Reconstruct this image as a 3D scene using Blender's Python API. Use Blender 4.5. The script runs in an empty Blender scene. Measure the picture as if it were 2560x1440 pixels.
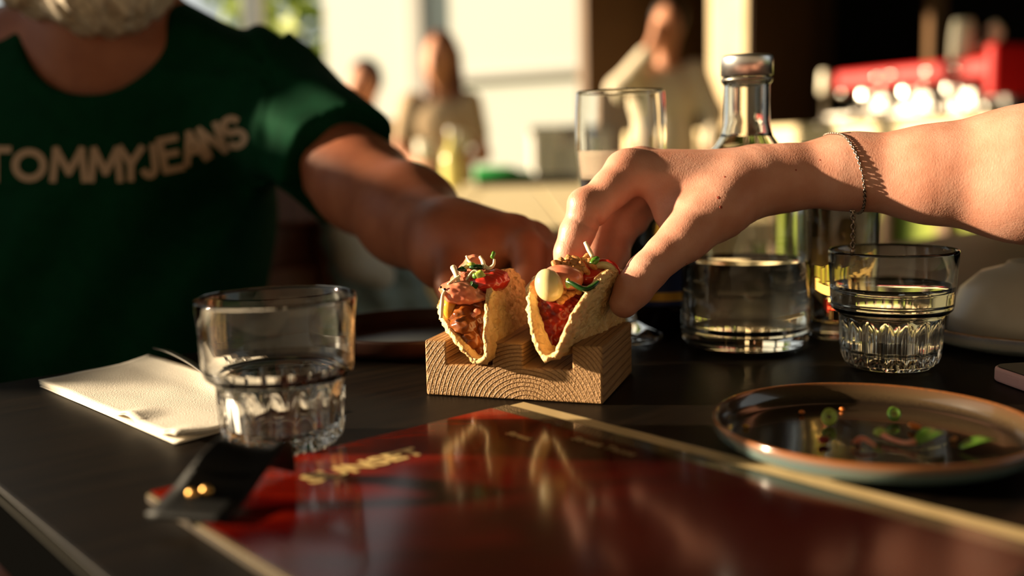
import bpy, bmesh, math, random
import numpy as np
from math import sin, cos, pi, radians, sqrt
from mathutils import Vector, Matrix, noise
from mathutils.bvhtree import BVHTree

SC = bpy.context.scene
COL = SC.collection
random.seed(7)
rng = np.random.default_rng(7)

# ------------------------------------------------------------------ camera
TOP = 0.75                                  # table top height
CAM = np.array([0.0, 0.0, 0.898])
PIT, ROL, FPX = radians(7.8), radians(1.43), 2488.9
_r = np.array([1.0, 0, 0]); _f = np.array([0, cos(PIT), -sin(PIT)]); _u = np.array([0, sin(PIT), cos(PIT)])
_R = _r * cos(ROL) - _u * sin(ROL); _U = _u * cos(ROL) + _r * sin(ROL)
cd = bpy.data.cameras.new('camera'); cam = bpy.data.objects.new('camera', cd); COL.objects.link(cam)
cam.matrix_world = Matrix(((_R[0], _U[0], -_f[0], CAM[0]), (_R[1], _U[1], -_f[1], CAM[1]), (_R[2], _U[2], -_f[2], CAM[2]), (0, 0, 0, 1)))
cd.sensor_width = 36; cd.lens = 35; cd.clip_start = 0.02; cd.clip_end = 200
cd.dof.use_dof = True; cd.dof.focus_distance = 0.612; cd.dof.aperture_fstop = 2.85
SC.camera = cam

# ------------------------------------------------------------------ world, sun, exposure
W = bpy.data.worlds.new('sky'); SC.world = W; W.use_nodes = True
W.node_tree.nodes['Background'].inputs[0].default_value = (0.86, 0.90, 0.86, 1)
W.node_tree.nodes['Background'].inputs[1].default_value = 0.75
SUN_D = Vector((1.0, -0.10, -0.235)).normalized()
sd = bpy.data.lights.new('sun', 'SUN'); sun = bpy.data.objects.new('sun', sd); COL.objects.link(sun)
sd.energy = 16.0; sd.color = (1.0, 0.79, 0.52); sd.angle = radians(1.5)
sun.rotation_euler = SUN_D.to_track_quat('-Z', 'Y').to_euler(); sun.location = (-6, 1, 4)
SC.view_settings.view_transform = 'Standard'; SC.view_settings.look = 'None'
SC.view_settings.exposure = 0.0; SC.view_settings.gamma = 1.0; SC.view_settings.use_curve_mapping = False

# ------------------------------------------------------------------ placing helpers
def ray(x, y): return _f + _R * (x - 1280) / FPX + _U * (720 - y) / FPX
def gz(x, y, z=TOP):
    d = ray(x, y); return CAM + d * ((z - CAM[2]) / d[2])
def at(x, y, Y):
    d = ray(x, y); return CAM + d * (Y / d[1])

# ------------------------------------------------------------------ object helpers
def setp(o, label=None, cat=None, group=None, kind=None):
    if label: o['label'] = label
    if cat: o['category'] = cat
    if group: o['group'] = group
    if kind: o['kind'] = kind
    return o
def thing(name, label, cat, loc=(0, 0, 0), rot=None, group=None):
    o = bpy.data.objects.new(name, None); COL.objects.link(o); o.empty_display_size = 0.02
    M = Matrix.Translation(Vector(loc))
    if rot is not None: M = M @ (rot if isinstance(rot, Matrix) else Matrix.Rotation(rot, 4, 'Z'))
    o.matrix_world = M; o['_l'] = 0; del o['_l']
    o.matrix_basis = M
    return setp(o, label, cat, group)
def mesh_obj(name, V, Fc, mat, parent=None, local=False, smooth=True, label=None):
    me = bpy.data.meshes.new(name)
    me.from_pydata([tuple(map(float, v)) for v in V], [], [tuple(map(int, f)) for f in Fc]); me.update()
    return link(name, me, mat, parent, local, smooth, label)
def link(name, me, mat, parent=None, local=False, smooth=True, label=None):
    if mat is not None and not me.materials: me.materials.append(mat)
    if smooth: me.polygons.foreach_set('use_smooth', [True] * len(me.polygons))
    o = bpy.data.objects.new(name, me); COL.objects.link(o)
    if parent is not None:
        o.parent = parent
        if not local:
            M = parent.matrix_basis.copy(); p = parent.parent
            if p is not None: M = p.matrix_basis @ parent.matrix_parent_inverse @ M
            o.matrix_parent_inverse = M.inverted()
    if label: o['label'] = label
    return o
def bevel(o, w, seg=2, ang=0.6):
    m = o.modifiers.new('bevel', 'BEVEL'); m.width = w; m.segments = seg; m.limit_method = 'ANGLE'; m.angle_limit = ang
    return o
def subsurf(o, n=1):
    m = o.modifiers.new('sub', 'SUBSURF'); m.levels = n; m.render_levels = n; return o
def smoothmod(o, n=4, f=0.5):
    m = o.modifiers.new('smooth', 'SMOOTH'); m.iterations = n; m.factor = f; return o
def box(x0, x1, y0, y1, z0, z1):
    V = [(x, y, z) for z in (z0, z1) for y in (y0, y1) for x in (x0, x1)]
    return V, [(0, 2, 3, 1), (4, 5, 7, 6), (0, 1, 5, 4), (2, 6, 7, 3), (0, 4, 6, 2), (1, 3, 7, 5)]
def bx(name, mat, x0, x1, y0, y1, z0, z1, parent=None, bev=0.0, local=False, M=None, label=None):
    V, Fc = box(x0, x1, y0, y1, z0, z1)
    if M is not None: V = [M @ Vector(v) for v in V]
    o = mesh_obj(name, V, Fc, mat, parent, local, smooth=False, label=label)
    if bev: bevel(o, bev)
    return o
def prism(poly, y0, y1):
    """polygon in (x, z) extruded along y"""
    n = len(poly); V = [(x, y0, z) for x, z in poly] + [(x, y1, z) for x, z in poly]
    Fc = [tuple(range(n)), tuple(range(2 * n - 1, n - 1, -1))] + [(i, i + n, (i + 1) % n + n, (i + 1) % n) for i in range(n)]
    return V, Fc
def slab(poly, z0, z1):
    n = len(poly); V = [(x, y, z0) for x, y in poly] + [(x, y, z1) for x, y in poly]
    Fc = [tuple(range(n - 1, -1, -1)), tuple(range(n, 2 * n))] + [(i, (i + 1) % n, (i + 1) % n + n, i + n) for i in range(n)]
    return V, Fc
def lathe(prof, n=64, mod=None, c=(0, 0, 0)):
    """closed or open profile of (r, z); r == 0 ends make poles"""
    V, rows = [], []
    for r, z in prof:
        if r < 1e-7: rows.append([len(V)] * n); V.append((c[0], c[1], c[2] + z)); continue
        row = []
        for k in range(n):
            t = 2 * pi * k / n; rr = mod(r, z, t) if mod else r
            row.append(len(V)); V.append((c[0] + rr * cos(t), c[1] + rr * sin(t), c[2] + z))
        rows.append(row)
    Fc = []
    for a, b in zip(rows[:-1], rows[1:]):
        for k in range(n):
            q = (a[k], a[(k + 1) % n], b[(k + 1) % n], b[k]); u = []
            for i in q:
                if i not in u: u.append(i)
            if len(u) > 2: Fc.append(tuple(u))
    return V, Fc
def catmull(P, m=6):
    P = [np.array(p, float) for p in P]; Q = [2 * P[0] - P[1]] + P + [2 * P[-1] - P[-2]]; out = []
    for i in range(1, len(Q) - 2):
        for k in range(m):
            t = k / m; a, b, c_, d = Q[i - 1:i + 3]
            out.append(0.5 * (2 * b + (c_ - a) * t + (2 * a - 5 * b + 4 * c_ - d) * t * t + (3 * b - a - 3 * c_ + d) * t ** 3))
    out.append(P[-1]); return out
def tube(P, rad, n=8, flat=1.0):
    P = [np.array(p, float) for p in P]; m = len(P)
    rad = [rad] * m if np.isscalar(rad) else [np.interp(i / (m - 1), np.linspace(0, 1, len(rad)), rad) for i in range(m)]
    V, Fc = [], []; up = np.array([0.13, 0.31, 0.94])
    for i in range(m):
        t = P[min(i + 1, m - 1)] - P[max(i - 1, 0)]; t /= np.linalg.norm(t) + 1e-12
        a = np.cross(t, up)
        if np.linalg.norm(a) < 1e-3: a = np.cross(t, [1, 0, 0])
        a /= np.linalg.norm(a); b = np.cross(t, a); up = -b if np.dot(-b, up) > 0 else b; b = np.cross(a, t)
        for k in range(n):
            q = 2 * pi * k / n; V.append(P[i] + rad[i] * (cos(q) * a + flat * sin(q) * b))
    for i in range(m - 1):
        for k in range(n): Fc.append((i * n + k, i * n + (k + 1) % n, (i + 1) * n + (k + 1) % n, (i + 1) * n + k))
    Fc.append(tuple(range(n))[::-1]); Fc.append(tuple(range((m - 1) * n, m * n)))
    return V, Fc
def merge(parts):
    V, Fc = [], []
    for v, f in parts:
        o = len(V); V += list(v); Fc += [tuple(i + o for i in q) for q in f]
    return V, Fc
def ball(c, r, n=12, sq=(1, 1, 1)):
    prof = [(r * sin(pi * i / n), -r * cos(pi * i / n)) for i in range(n + 1)]; prof[0] = (0, -r); prof[-1] = (0, r)
    V, Fc = lathe(prof, n * 2)
    return [(c[0] + v[0] * sq[0], c[1] + v[1] * sq[1], c[2] + v[2] * sq[2]) for v in V], Fc

# ---- implicit surfaces: smooth unions of tapered capsules and ellipsoids, meshed by surface nets
class SDF:
    def __init__(s, lo, hi, h):
        s.lo = np.array(lo, float); s.h = h; s.n = np.ceil((np.array(hi) - s.lo) / h).astype(int) + 1
        s.V = np.full(s.n, 1.0, np.float32)
    def _blk(s, lo, hi):
        a = np.clip(np.floor((lo - s.lo) / s.h).astype(int), 0, s.n); b = np.clip(np.ceil((hi - s.lo) / s.h).astype(int) + 1, 0, s.n)
        if np.any(b <= a): return None, None
        g = [(s.lo[i] + s.h * np.arange(a[i], b[i])).astype(np.float32) for i in range(3)]
        return tuple(slice(a[i], b[i]) for i in range(3)), (g[0][:, None, None], g[1][None, :, None], g[2][None, None, :])
    @staticmethod
    def _smin(a, b, k):
        if k <= 0: return np.minimum(a, b)
        h = np.maximum(k - np.abs(a - b), 0) / k
        return np.minimum(a, b) - h * h * k * 0.25
    def cap(s, a, b, ra, rb, k=0.004, V=None):
        V = s.V if V is None else V
        a = np.array(a, float); b = np.array(b, float); m = max(ra, rb) + k + 3 * s.h
        sl, g = s._blk(np.minimum(a, b) - m, np.maximum(a, b) + m)
        if sl is None: return
        ba = b - a; L = float(ba @ ba) + 1e-12
        t = np.clip(((g[0] - a[0]) * ba[0] + (g[1] - a[1]) * ba[1] + (g[2] - a[2]) * ba[2]) / L, 0, 1)
        d = np.sqrt((g[0] - a[0] - t * ba[0]) ** 2 + (g[1] - a[1] - t * ba[1]) ** 2 + (g[2] - a[2] - t * ba[2]) ** 2) - (ra + (rb - ra) * t)
        V[sl] = s._smin(V[sl], d, k)
    def ell(s, c, r, k=0.004, R=None, V=None, sub=False):
        V = s.V if V is None else V
        c = np.array(c, float); r = np.array(r, float); m = r.max() + k + 3 * s.h
        sl, g = s._blk(c - m, c + m)
        if sl is None: return
        X = [g[i] - c[i] for i in range(3)]
        if R is not None:
            R = np.array(R)[:3, :3]; X = [X[0] * R[0, i] + X[1] * R[1, i] + X[2] * R[2, i] for i in range(3)]
        k0 = np.sqrt((X[0] / r[0]) ** 2 + (X[1] / r[1]) ** 2 + (X[2] / r[2]) ** 2)
        k1 = np.sqrt((X[0] / r[0] ** 2) ** 2 + (X[1] / r[1] ** 2) ** 2 + (X[2] / r[2] ** 2) ** 2) + 1e-9
        d = k0 * (k0 - 1) / k1
        V[sl] = -s._smin(-V[sl], d, k) if sub else s._smin(V[sl], d, k)
    def chain(s, P, R, kin=0.003, kout=0.006):
        T = np.full(s.n, 1.0, np.float32)
        for i in range(len(P) - 1): s.cap(P[i], P[i + 1], R[i], R[i + 1], kin, T)
        s.V = s._smin(s.V, T, kout)
    def crease(s, c, d, amp, w, rad):
        """shallow groove (amp > 0) or bump: a thin sheet through c with normal d"""
        c = np.array(c, float); d = np.array(d, float); d /= np.linalg.norm(d)
        sl, g = s._blk(c - rad * 1.6, c + rad * 1.6)
        if sl is None: return
        X = [g[i] - c[i] for i in range(3)]
        q = X[0] * d[0] + X[1] * d[1] + X[2] * d[2]; r2 = X[0] ** 2 + X[1] ** 2 + X[2] ** 2
        s.V[sl] += (amp * np.exp(-(q / w) ** 2) * np.exp(-(r2 / rad ** 2) ** 2)).astype(np.float32)
    def warp(s, fn):
        _, g = s._blk(s.lo, s.lo + s.h * (s.n - 1)); m = np.abs(s.V) < 0.05
        s.V = np.where(m, s.V + fn(*g), s.V).astype(np.float32)
    def cut(s, c, d):
        """keep the side where (p - c).d < 0"""
        _, g = s._blk(s.lo, s.lo + s.h * (s.n - 1)); d = np.array(d, float); d /= np.linalg.norm(d)
        s.V = np.maximum(s.V, ((g[0] - c[0]) * d[0] + (g[1] - c[1]) * d[1] + (g[2] - c[2]) * d[2]).astype(np.float32))
    def mesh(s):
        V = s.V; V[[0, -1]] = 1; V[:, [0, -1]] = 1; V[:, :, [0, -1]] = 1; S = V < 0
        c = sum(S[i:S.shape[0] - 1 + i, j:S.shape[1] - 1 + j, k:S.shape[2] - 1 + k].astype(np.int8) for i in (0, 1) for j in (0, 1) for k in (0, 1))
        ijk = np.argwhere((c > 0) & (c < 8)); idx = np.full(c.shape, -1, np.int64); idx[tuple(ijk.T)] = np.arange(len(ijk))
        P = np.zeros((len(ijk), 3)); N = np.zeros(len(ijk))
        for ax in range(3):
            e = np.eye(3, dtype=int)[ax]; o1, o2 = [np.eye(3, dtype=int)[q] for q in range(3) if q != ax]
            for o in (0 * e, o1, o2, o1 + o2):
                p = ijk + o; q = p + e; v0 = V[tuple(p.T)]; v1 = V[tuple(q.T)]; m = (v0 < 0) != (v1 < 0)
                t = np.where(m, v0 / np.where(m, v0 - v1, 1), 0)
                P += (m[:, None]) * (p + t[:, None] * e); N += m
        P = P / N[:, None] * s.h + s.lo; Q = []
        for ax in range(3):
            e = np.eye(3, dtype=int)[ax]; b, cc = [np.eye(3, dtype=int)[q] for q in ((ax + 1) % 3, (ax + 2) % 3)]
            sh = [slice(0, -1) if q == ax else slice(1, -1) for q in range(3)]; sh2 = [slice(1, None) if q == ax else slice(1, -1) for q in range(3)]
            A = S[tuple(sh)]; B = S[tuple(sh2)]; off = np.array([0 if q == ax else 1 for q in range(3)])
            for inv in (0, 1):
                p = np.argwhere((A & ~B) if not inv else (~A & B)) + off
                if not len(p): continue
                quad = np.stack([idx[tuple((p - x).T)] for x in (0 * e, b, b + cc, cc)], 1)
                Q.append(quad if not inv else quad[:, ::-1])
        return P, np.concatenate(Q)
    def obj(s, name, mat, parent=None, local=False, sm=3, label=None):
        P, Q = s.mesh(); o = mesh_obj(name, P, Q, mat, parent, local, True, label)
        if sm: smoothmod(o, sm)
        return o

# ------------------------------------------------------------------ materials
def mat(name, col, rough=0.5, metal=0.0, col2=None, nscale=20, ndet=4, nstretch=(1, 1, 1), ramp=(0.35, 0.65), trans=0.0, ior=1.45,
        sss=0.0, bump=None, coat=0.0, spec=0.5, alpha=None, emit=None, coatr=0.03):
    m = bpy.data.materials.new(name); m.use_nodes = True; nt = m.node_tree; b = nt.nodes['Principled BSDF']; I = b.inputs
    I['Base Color'].default_value = (*col, 1); I['Roughness'].default_value = rough; I['Metallic'].default_value = metal
    I['IOR'].default_value = ior; I['Transmission Weight'].default_value = trans; I['Specular IOR Level'].default_value = spec
    I['Coat Weight'].default_value = coat; I['Coat Roughness'].default_value = coatr
    if sss:
        I['Subsurface Weight'].default_value = sss; I['Subsurface Radius'].default_value = (1.0, 0.35, 0.2); I['Subsurface Scale'].default_value = 0.004
    if emit: I['Emission Color'].default_value = (*emit[0], 1); I['Emission Strength'].default_value = emit[1]
    tc = nt.nodes.new('ShaderNodeTexCoord')
    def mapped(st):
        mp = nt.nodes.new('ShaderNodeMapping'); mp.inputs['Scale'].default_value = st; nt.links.new(tc.outputs['Object'], mp.inputs['Vector']); return mp
    if col2 is not None:
        nz = nt.nodes.new('ShaderNodeTexNoise'); nz.inputs['Scale'].default_value = nscale; nz.inputs['Detail'].default_value = ndet
        nt.links.new(mapped(nstretch).outputs[0], nz.inputs['Vector'])
        rp = nt.nodes.new('ShaderNodeValToRGB'); rp.color_ramp.elements[0].position = ramp[0]; rp.color_ramp.elements[1].position = ramp[1]
        rp.color_ramp.elements[0].color = (*col, 1); rp.color_ramp.elements[1].color = (*col2, 1)
        nt.links.new(nz.outputs[0], rp.inputs[0]); nt.links.new(rp.outputs[0], I['Base Color'])
    if bump:
        prev = None
        for sc_, st_, dist, *rest in (bump if isinstance(bump, list) else [bump]):
            if rest and rest[0] == 'v':
                nz = nt.nodes.new('ShaderNodeTexVoronoi'); nz.feature = 'DISTANCE_TO_EDGE'
            else:
                nz = nt.nodes.new('ShaderNodeTexNoise'); nz.inputs['Detail'].default_value = 5
            nz.inputs['Scale'].default_value = sc_
            nt.links.new(mapped(rest[1] if len(rest) > 1 else (1, 1, 1)).outputs[0], nz.inputs['Vector'])
            bp = nt.nodes.new('ShaderNodeBump'); bp.inputs['Strength'].default_value = st_; bp.inputs['Distance'].default_value = dist
            nt.links.new(nz.outputs[0], bp.inputs['Height'])
            if prev: nt.links.new(prev.outputs[0], bp.inputs['Normal'])
            prev = bp
        nt.links.new(prev.outputs[0], I['Normal'])
    return m
def glassmat(name, col=(1, 1, 1), ior=1.5, rough=0.0):
    m = mat(name, col, rough, trans=1.0, ior=ior); return m

def wood_rings(name, c1, c2, ctr, freq, rough=0.6, bstr=0.5, nscale=14):
    """solid timber: growth rings around the local Y axis"""
    m = bpy.data.materials.new(name); m.use_nodes = True; nt = m.node_tree; b = nt.nodes['Principled BSDF']; L = nt.links.new; N = nt.nodes.new
    tc = N('ShaderNodeTexCoord'); nz = N('ShaderNodeTexNoise'); nz.inputs['Scale'].default_value = nscale; nz.inputs['Detail'].default_value = 2
    mp = N('ShaderNodeMapping'); mp.inputs['Scale'].default_value = (1, 0.12, 1); L(tc.outputs['Object'], mp.inputs[0]); L(mp.outputs[0], nz.inputs['Vector'])
    sx = N('ShaderNodeSeparateXYZ'); L(tc.outputs['Object'], sx.inputs[0])
    def mth(op, a, bb):
        n = N('ShaderNodeMath'); n.operation = op
        for i, v in enumerate((a, bb)):
            if isinstance(v, (int, float)): n.inputs[i].default_value = v
            elif v is not None: L(v, n.inputs[i])
        return n.outputs[0]
    dx = mth('SUBTRACT', sx.outputs[0], ctr[0]); dz = mth('SUBTRACT', sx.outputs[2], ctr[1])
    r = mth('SQRT', mth('ADD', mth('MULTIPLY', dx, dx), mth('MULTIPLY', dz, dz)), None)
    r = mth('ADD', r, mth('MULTIPLY', nz.outputs[0], 0.014))
    s = mth('FRACT', mth('MULTIPLY', r, freq), None)
    rp = N('ShaderNodeValToRGB'); e = rp.color_ramp.elements; e[0].position = 0.0; e[0].color = (*c1, 1); e[1].position = 0.62; e[1].color = (*c1, 1)
    x = e.new(0.88); x.color = (*c2, 1); x = e.new(1.0); x.color = (*c1, 1); L(s, rp.inputs[0])
    fz = N('ShaderNodeTexNoise'); fz.inputs['Scale'].default_value = 900; fz.inputs['Detail'].default_value = 3
    mp2 = N('ShaderNodeMapping'); mp2.inputs['Scale'].default_value = (1, 0.06, 1); L(tc.outputs['Object'], mp2.inputs[0]); L(mp2.outputs[0], fz.inputs['Vector'])
    mx = N('ShaderNodeMix'); mx.data_type = 'RGBA'; mx.blend_type = 'MULTIPLY'; mx.inputs[0].default_value = 0.45; L(rp.outputs[0], mx.inputs[6]); L(fz.outputs[0], mx.inputs[7])
    L(mx.outputs[2], b.inputs['Base Color'])
    bp = N('ShaderNodeBump'); bp.inputs['Strength'].default_value = bstr; bp.inputs['Distance'].default_value = 0.0020; L(mth('ADD', mth('MULTIPLY', rp.outputs[0], -1.0), mth('MULTIPLY', fz.outputs[0], 0.35)), bp.inputs['Height'])
    L(bp.outputs[0], b.inputs['Normal']); b.inputs['Roughness'].default_value = rough
    return m

SKIN_BUMP = [(560, 0.22, 0.0006, 'v', (1, 1, 0.55)), (240, 0.14, 0.0010), (1300, 0.2, 0.0004)]
M = dict(
    skin=mat('skin_fair', (0.54, 0.235, 0.155), 0.46, col2=(0.63, 0.325, 0.235), nscale=45, sss=0.25, bump=SKIN_BUMP),
    tan=mat('skin_tanned', (0.24, 0.072, 0.034), 0.5, col2=(0.31, 0.105, 0.052), nscale=30, sss=0.12, bump=[(300, 0.2, 0.0006)]),
    mark=mat('red_skin_mark', (0.30, 0.06, 0.035), 0.5),
    skinbg=mat('skin_warm', (0.55, 0.24, 0.13), 0.55),
    shirt=mat('green_jersey', (0.0008, 0.027, 0.011), 0.9, col2=(0.001, 0.034, 0.0135), nscale=60, bump=[(900, 0.2, 0.0006)], spec=0.08),
    print=mat('cream_print', (0.42, 0.29, 0.20), 0.8),
    beard=mat('grey_beard', (0.42, 0.33, 0.24), 0.7, col2=(0.75, 0.66, 0.52), nscale=160, nstretch=(1, 1, 0.2), bump=[(500, 0.9, 0.002, 'n', (1, 1, 0.2))]),
    table=mat('dark_stained_wood', (0.0028, 0.0017, 0.0009), 0.45, col2=(0.0095, 0.0054, 0.0026), nscale=9, nstretch=(1.2, 14, 14), ramp=(0.3, 0.75), bump=[(40, 0.12, 0.0006, 'n', (1, 22, 22))], spec=0.13),
    tableedge=mat('worn_table_edge', (0.012, 0.0105, 0.007), 0.7, spec=0.05),
    glass=glassmat('clear_glass', (0.985, 0.985, 0.97)),
    carafe=glassmat('carafe_glass', (0.98, 0.975, 0.94)),
    water=glassmat('water', (0.97, 0.96, 0.92), 1.333),
    cola=mat('dark_beer', (0.006, 0.002, 0.001), 0.05, spec=0.5),
    ale=glassmat('amber_ale', (0.95, 0.72, 0.33), 1.34),
    foam=mat('beer_foam', (0.62, 0.50, 0.38), 0.8, bump=(400, 0.5, 0.001)),
    alu=mat('brushed_aluminium', (0.72, 0.72, 0.74), 0.32, 1.0),
    steel=mat('steel', (0.65, 0.62, 0.58), 0.22, 1.0),
    silver=mat('tarnished_silver', (0.34, 0.27, 0.22), 0.33, 1.0),
    brass=mat('brass', (0.75, 0.42, 0.13), 0.3, 1.0),
    leather=mat('black_leather', (0.004, 0.004, 0.004), 0.62, bump=[(300, 0.3, 0.0006, 'v')], spec=0.25),
    napkin=mat('paper_napkin', (0.78, 0.72, 0.62), 0.9, bump=[(700, 0.35, 0.0008, 'v')]),
    shell=mat('fried_tortilla', (0.86, 0.60, 0.27), 0.6, col2=(0.66, 0.34, 0.10), nscale=80, ramp=(0.45, 0.78), sss=0.12, bump=[(230, 0.8, 0.0022, 'v'), (420, 0.6, 0.0014)]),
    stewed=mat('glazed_brown_meat', (0.13, 0.026, 0.006), 0.22, col2=(0.30, 0.085, 0.014), nscale=120, sss=0.1, bump=(160, 0.5, 0.001), coat=0.3),
    redmeat=mat('red_shredded_meat', (0.10, 0.005, 0.003), 0.25, col2=(0.24, 0.017, 0.008), nscale=160, sss=0.1, bump=(350, 0.5, 0.001), coat=0.05, spec=0.3),
    ham=mat('pink_pickled_slice', (0.72, 0.19, 0.10), 0.3, col2=(0.78, 0.32, 0.19), nscale=90, sss=0.25, coat=0.4),
    radish=mat('red_skin_slice', (0.55, 0.035, 0.02), 0.25, coat=0.4, sss=0.1),
    mayo=mat('pale_yellow_mayonnaise', (0.80, 0.68, 0.34), 0.2, sss=0.2, coat=0.3),
    mustard=mat('mustard_sauce', (0.78, 0.40, 0.035), 0.12, sss=0.15, coat=0.6),
    crumb=mat('fried_onion_crumb', (0.66, 0.33, 0.10), 0.6, col2=(0.42, 0.15, 0.035), nscale=250, bump=(600, 0.6, 0.001)),
    sprout=mat('white_sprout', (0.80, 0.72, 0.50), 0.35, sss=0.2),
    leafg=mat('green_herb', (0.07, 0.20, 0.018), 0.3, col2=(0.13, 0.27, 0.03), nscale=200, coat=0.3),
    leafd=mat('dark_green_scallion', (0.012, 0.055, 0.010), 0.2, coat=0.5),
    lime=mat('pale_green_scallion', (0.36, 0.46, 0.08), 0.35, sss=0.15),
    carrot=mat('orange_crumb', (0.62, 0.17, 0.025), 0.4),
    black=mat('black_matte', (0.002, 0.002, 0.002), 0.9, spec=0.0),
    sesame=mat('black_seed', (0.01, 0.008, 0.006), 0.4),
    phonecase=mat('pink_phone_frame', (0.72, 0.45, 0.46), 0.4, 0.2),
    screen=mat('dark_phone_glass', (0.004, 0.004, 0.005), 0.08),
    stone=mat('pale_stoneware', (0.50, 0.46, 0.40), 0.35),
    darkplate=mat('dark_stoneware', (0.022, 0.008, 0.005), 0.35, col2=(0.045, 0.015, 0.008), nscale=20, spec=0.3),
    lightwood=mat('light_timber', (0.84, 0.69, 0.40), 0.55, col2=(0.74, 0.58, 0.31), nscale=6, nstretch=(12, 1, 12)),
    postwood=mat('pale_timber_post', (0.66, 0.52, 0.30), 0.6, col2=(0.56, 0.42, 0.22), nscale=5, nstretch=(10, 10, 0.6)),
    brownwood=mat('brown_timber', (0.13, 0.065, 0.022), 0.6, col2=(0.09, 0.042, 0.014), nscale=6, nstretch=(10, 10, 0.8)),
    chairwood=mat('oiled_chair_wood', (0.20, 0.06, 0.018), 0.4, col2=(0.14, 0.038, 0.011), nscale=9, nstretch=(10, 10, 0.8)),
    white=mat('white_render', (0.47, 0.485, 0.46), 0.8),
    whitepaint=mat('white_paint', (0.82, 0.80, 0.75), 0.5),
    grey=mat('grey_paint', (0.30, 0.29, 0.27), 0.6),
    greyd=mat('dark_grey_paint', (0.035, 0.034, 0.03), 0.7),
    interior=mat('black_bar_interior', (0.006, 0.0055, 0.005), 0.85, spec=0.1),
    grass=mat('lawn', (0.09, 0.14, 0.025), 0.9, col2=(0.16, 0.20, 0.04), nscale=3),
    turf=mat('green_turf_cladding', (0.13, 0.20, 0.03), 0.95, col2=(0.24, 0.26, 0.05), nscale=5),
    leaf=mat('sunlit_leaves', (0.30, 0.36, 0.045), 0.6, col2=(0.20, 0.28, 0.03), nscale=2),
    bark=mat('bark', (0.10, 0.065, 0.04), 0.9),
    red=mat('red_enamel', (0.42, 0.004, 0.004), 0.45, spec=0.25),
    chrome=mat('satin_chrome', (0.80, 0.76, 0.68), 0.2, 1.0),
    chromed=mat('dull_steel', (0.30, 0.28, 0.25), 0.35, 1.0),
    china=mat('white_china', (0.86, 0.80, 0.62), 0.3, coat=0.3),
    beige=mat('beige_cotton', (0.46, 0.33, 0.20), 0.9),
    cream=mat('cream_cotton', (0.72, 0.62, 0.46), 0.9),
    maroon=mat('dark_brown_knit', (0.07, 0.026, 0.014), 0.9),
    hairb=mat('chestnut_hair', (0.13, 0.040, 0.013), 0.45, bump=[(60, 0.6, 0.01, 'n', (1, 1, 0.1))]),
    haird=mat('dark_hair', (0.025, 0.014, 0.009), 0.5),
    denim=mat('pale_blue_denim', (0.22, 0.34, 0.40), 0.9, col2=(0.36, 0.48, 0.52), nscale=12),
    whitecloth=mat('white_cotton', (0.85, 0.83, 0.76), 0.9),
    yellow=mat('yellow_green_glass', (0.70, 0.62, 0.20), 0.2),
    green=mat('green_plastic', (0.02, 0.32, 0.06), 0.3),
    darkbottle=mat('dark_brown_glass', (0.006, 0.003, 0.002), 0.08),
    gold=mat('gold_label', (0.80, 0.46, 0.07), 0.35, 0.3),
    blue=mat('blue_label', (0.02, 0.04, 0.16), 0.5),
    board=mat('cream_menu_board', (0.52, 0.38, 0.19), 0.55, col2=(0.46, 0.33, 0.155), nscale=5, nstretch=(20, 1, 1)),
    boardshade=mat('shaded_board_edge', (0.05, 0.038, 0.026), 0.7, spec=0.2),  # board sides darkened: the strap's shade is put into the colour
    lam=mat('grey_olive_menu_border', (0.045, 0.040, 0.022), 0.16, coat=0.4),
    ink=mat('cream_ink', (0.66, 0.47, 0.18), 0.4),
    inkd=mat('ochre_ink', (0.30, 0.21, 0.08), 0.4),
    canopy=mat('shade_awning_cloth', (0.20, 0.165, 0.12), 0.9),
    deck=mat('dark_decking', (0.009, 0.007, 0.006), 0.85, col2=(0.006, 0.005, 0.004), nscale=3, nstretch=(1, 12, 1)),
    fillwall=mat('pale_fill_wall', (0.62, 0.52, 0.40), 0.8),
)
# menu sheet: mottled red, brighter towards the top edge
def menu_sheet():
    """sheet colour: brighter red towards its top edge, near black red at its foot, with mottled texture"""
    m = mat('red_menu_sheet', (0.02, 0.001, 0.001), 0.13, spec=0.24); nt = m.node_tree; N = nt.nodes.new; L = nt.links.new; b = nt.nodes['Principled BSDF']
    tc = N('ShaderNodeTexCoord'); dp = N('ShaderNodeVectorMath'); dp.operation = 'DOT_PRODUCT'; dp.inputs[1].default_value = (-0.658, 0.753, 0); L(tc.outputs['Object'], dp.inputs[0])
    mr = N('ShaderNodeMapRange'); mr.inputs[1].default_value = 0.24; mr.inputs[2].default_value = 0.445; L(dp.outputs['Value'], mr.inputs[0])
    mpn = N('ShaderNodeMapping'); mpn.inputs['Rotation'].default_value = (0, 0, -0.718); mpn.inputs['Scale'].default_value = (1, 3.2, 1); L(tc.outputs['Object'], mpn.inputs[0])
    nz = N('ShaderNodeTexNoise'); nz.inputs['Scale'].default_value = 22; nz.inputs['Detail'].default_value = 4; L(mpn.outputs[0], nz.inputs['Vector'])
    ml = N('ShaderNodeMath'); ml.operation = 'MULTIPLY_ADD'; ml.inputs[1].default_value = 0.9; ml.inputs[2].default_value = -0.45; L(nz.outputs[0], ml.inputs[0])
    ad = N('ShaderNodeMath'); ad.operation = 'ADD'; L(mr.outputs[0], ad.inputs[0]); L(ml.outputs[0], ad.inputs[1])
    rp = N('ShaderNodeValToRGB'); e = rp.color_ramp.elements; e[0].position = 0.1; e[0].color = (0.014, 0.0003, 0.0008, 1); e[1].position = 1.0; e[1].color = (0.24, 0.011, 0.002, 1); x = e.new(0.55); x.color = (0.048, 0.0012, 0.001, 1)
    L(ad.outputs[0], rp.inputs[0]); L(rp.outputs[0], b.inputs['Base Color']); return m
M['menu'] = menu_sheet()
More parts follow.
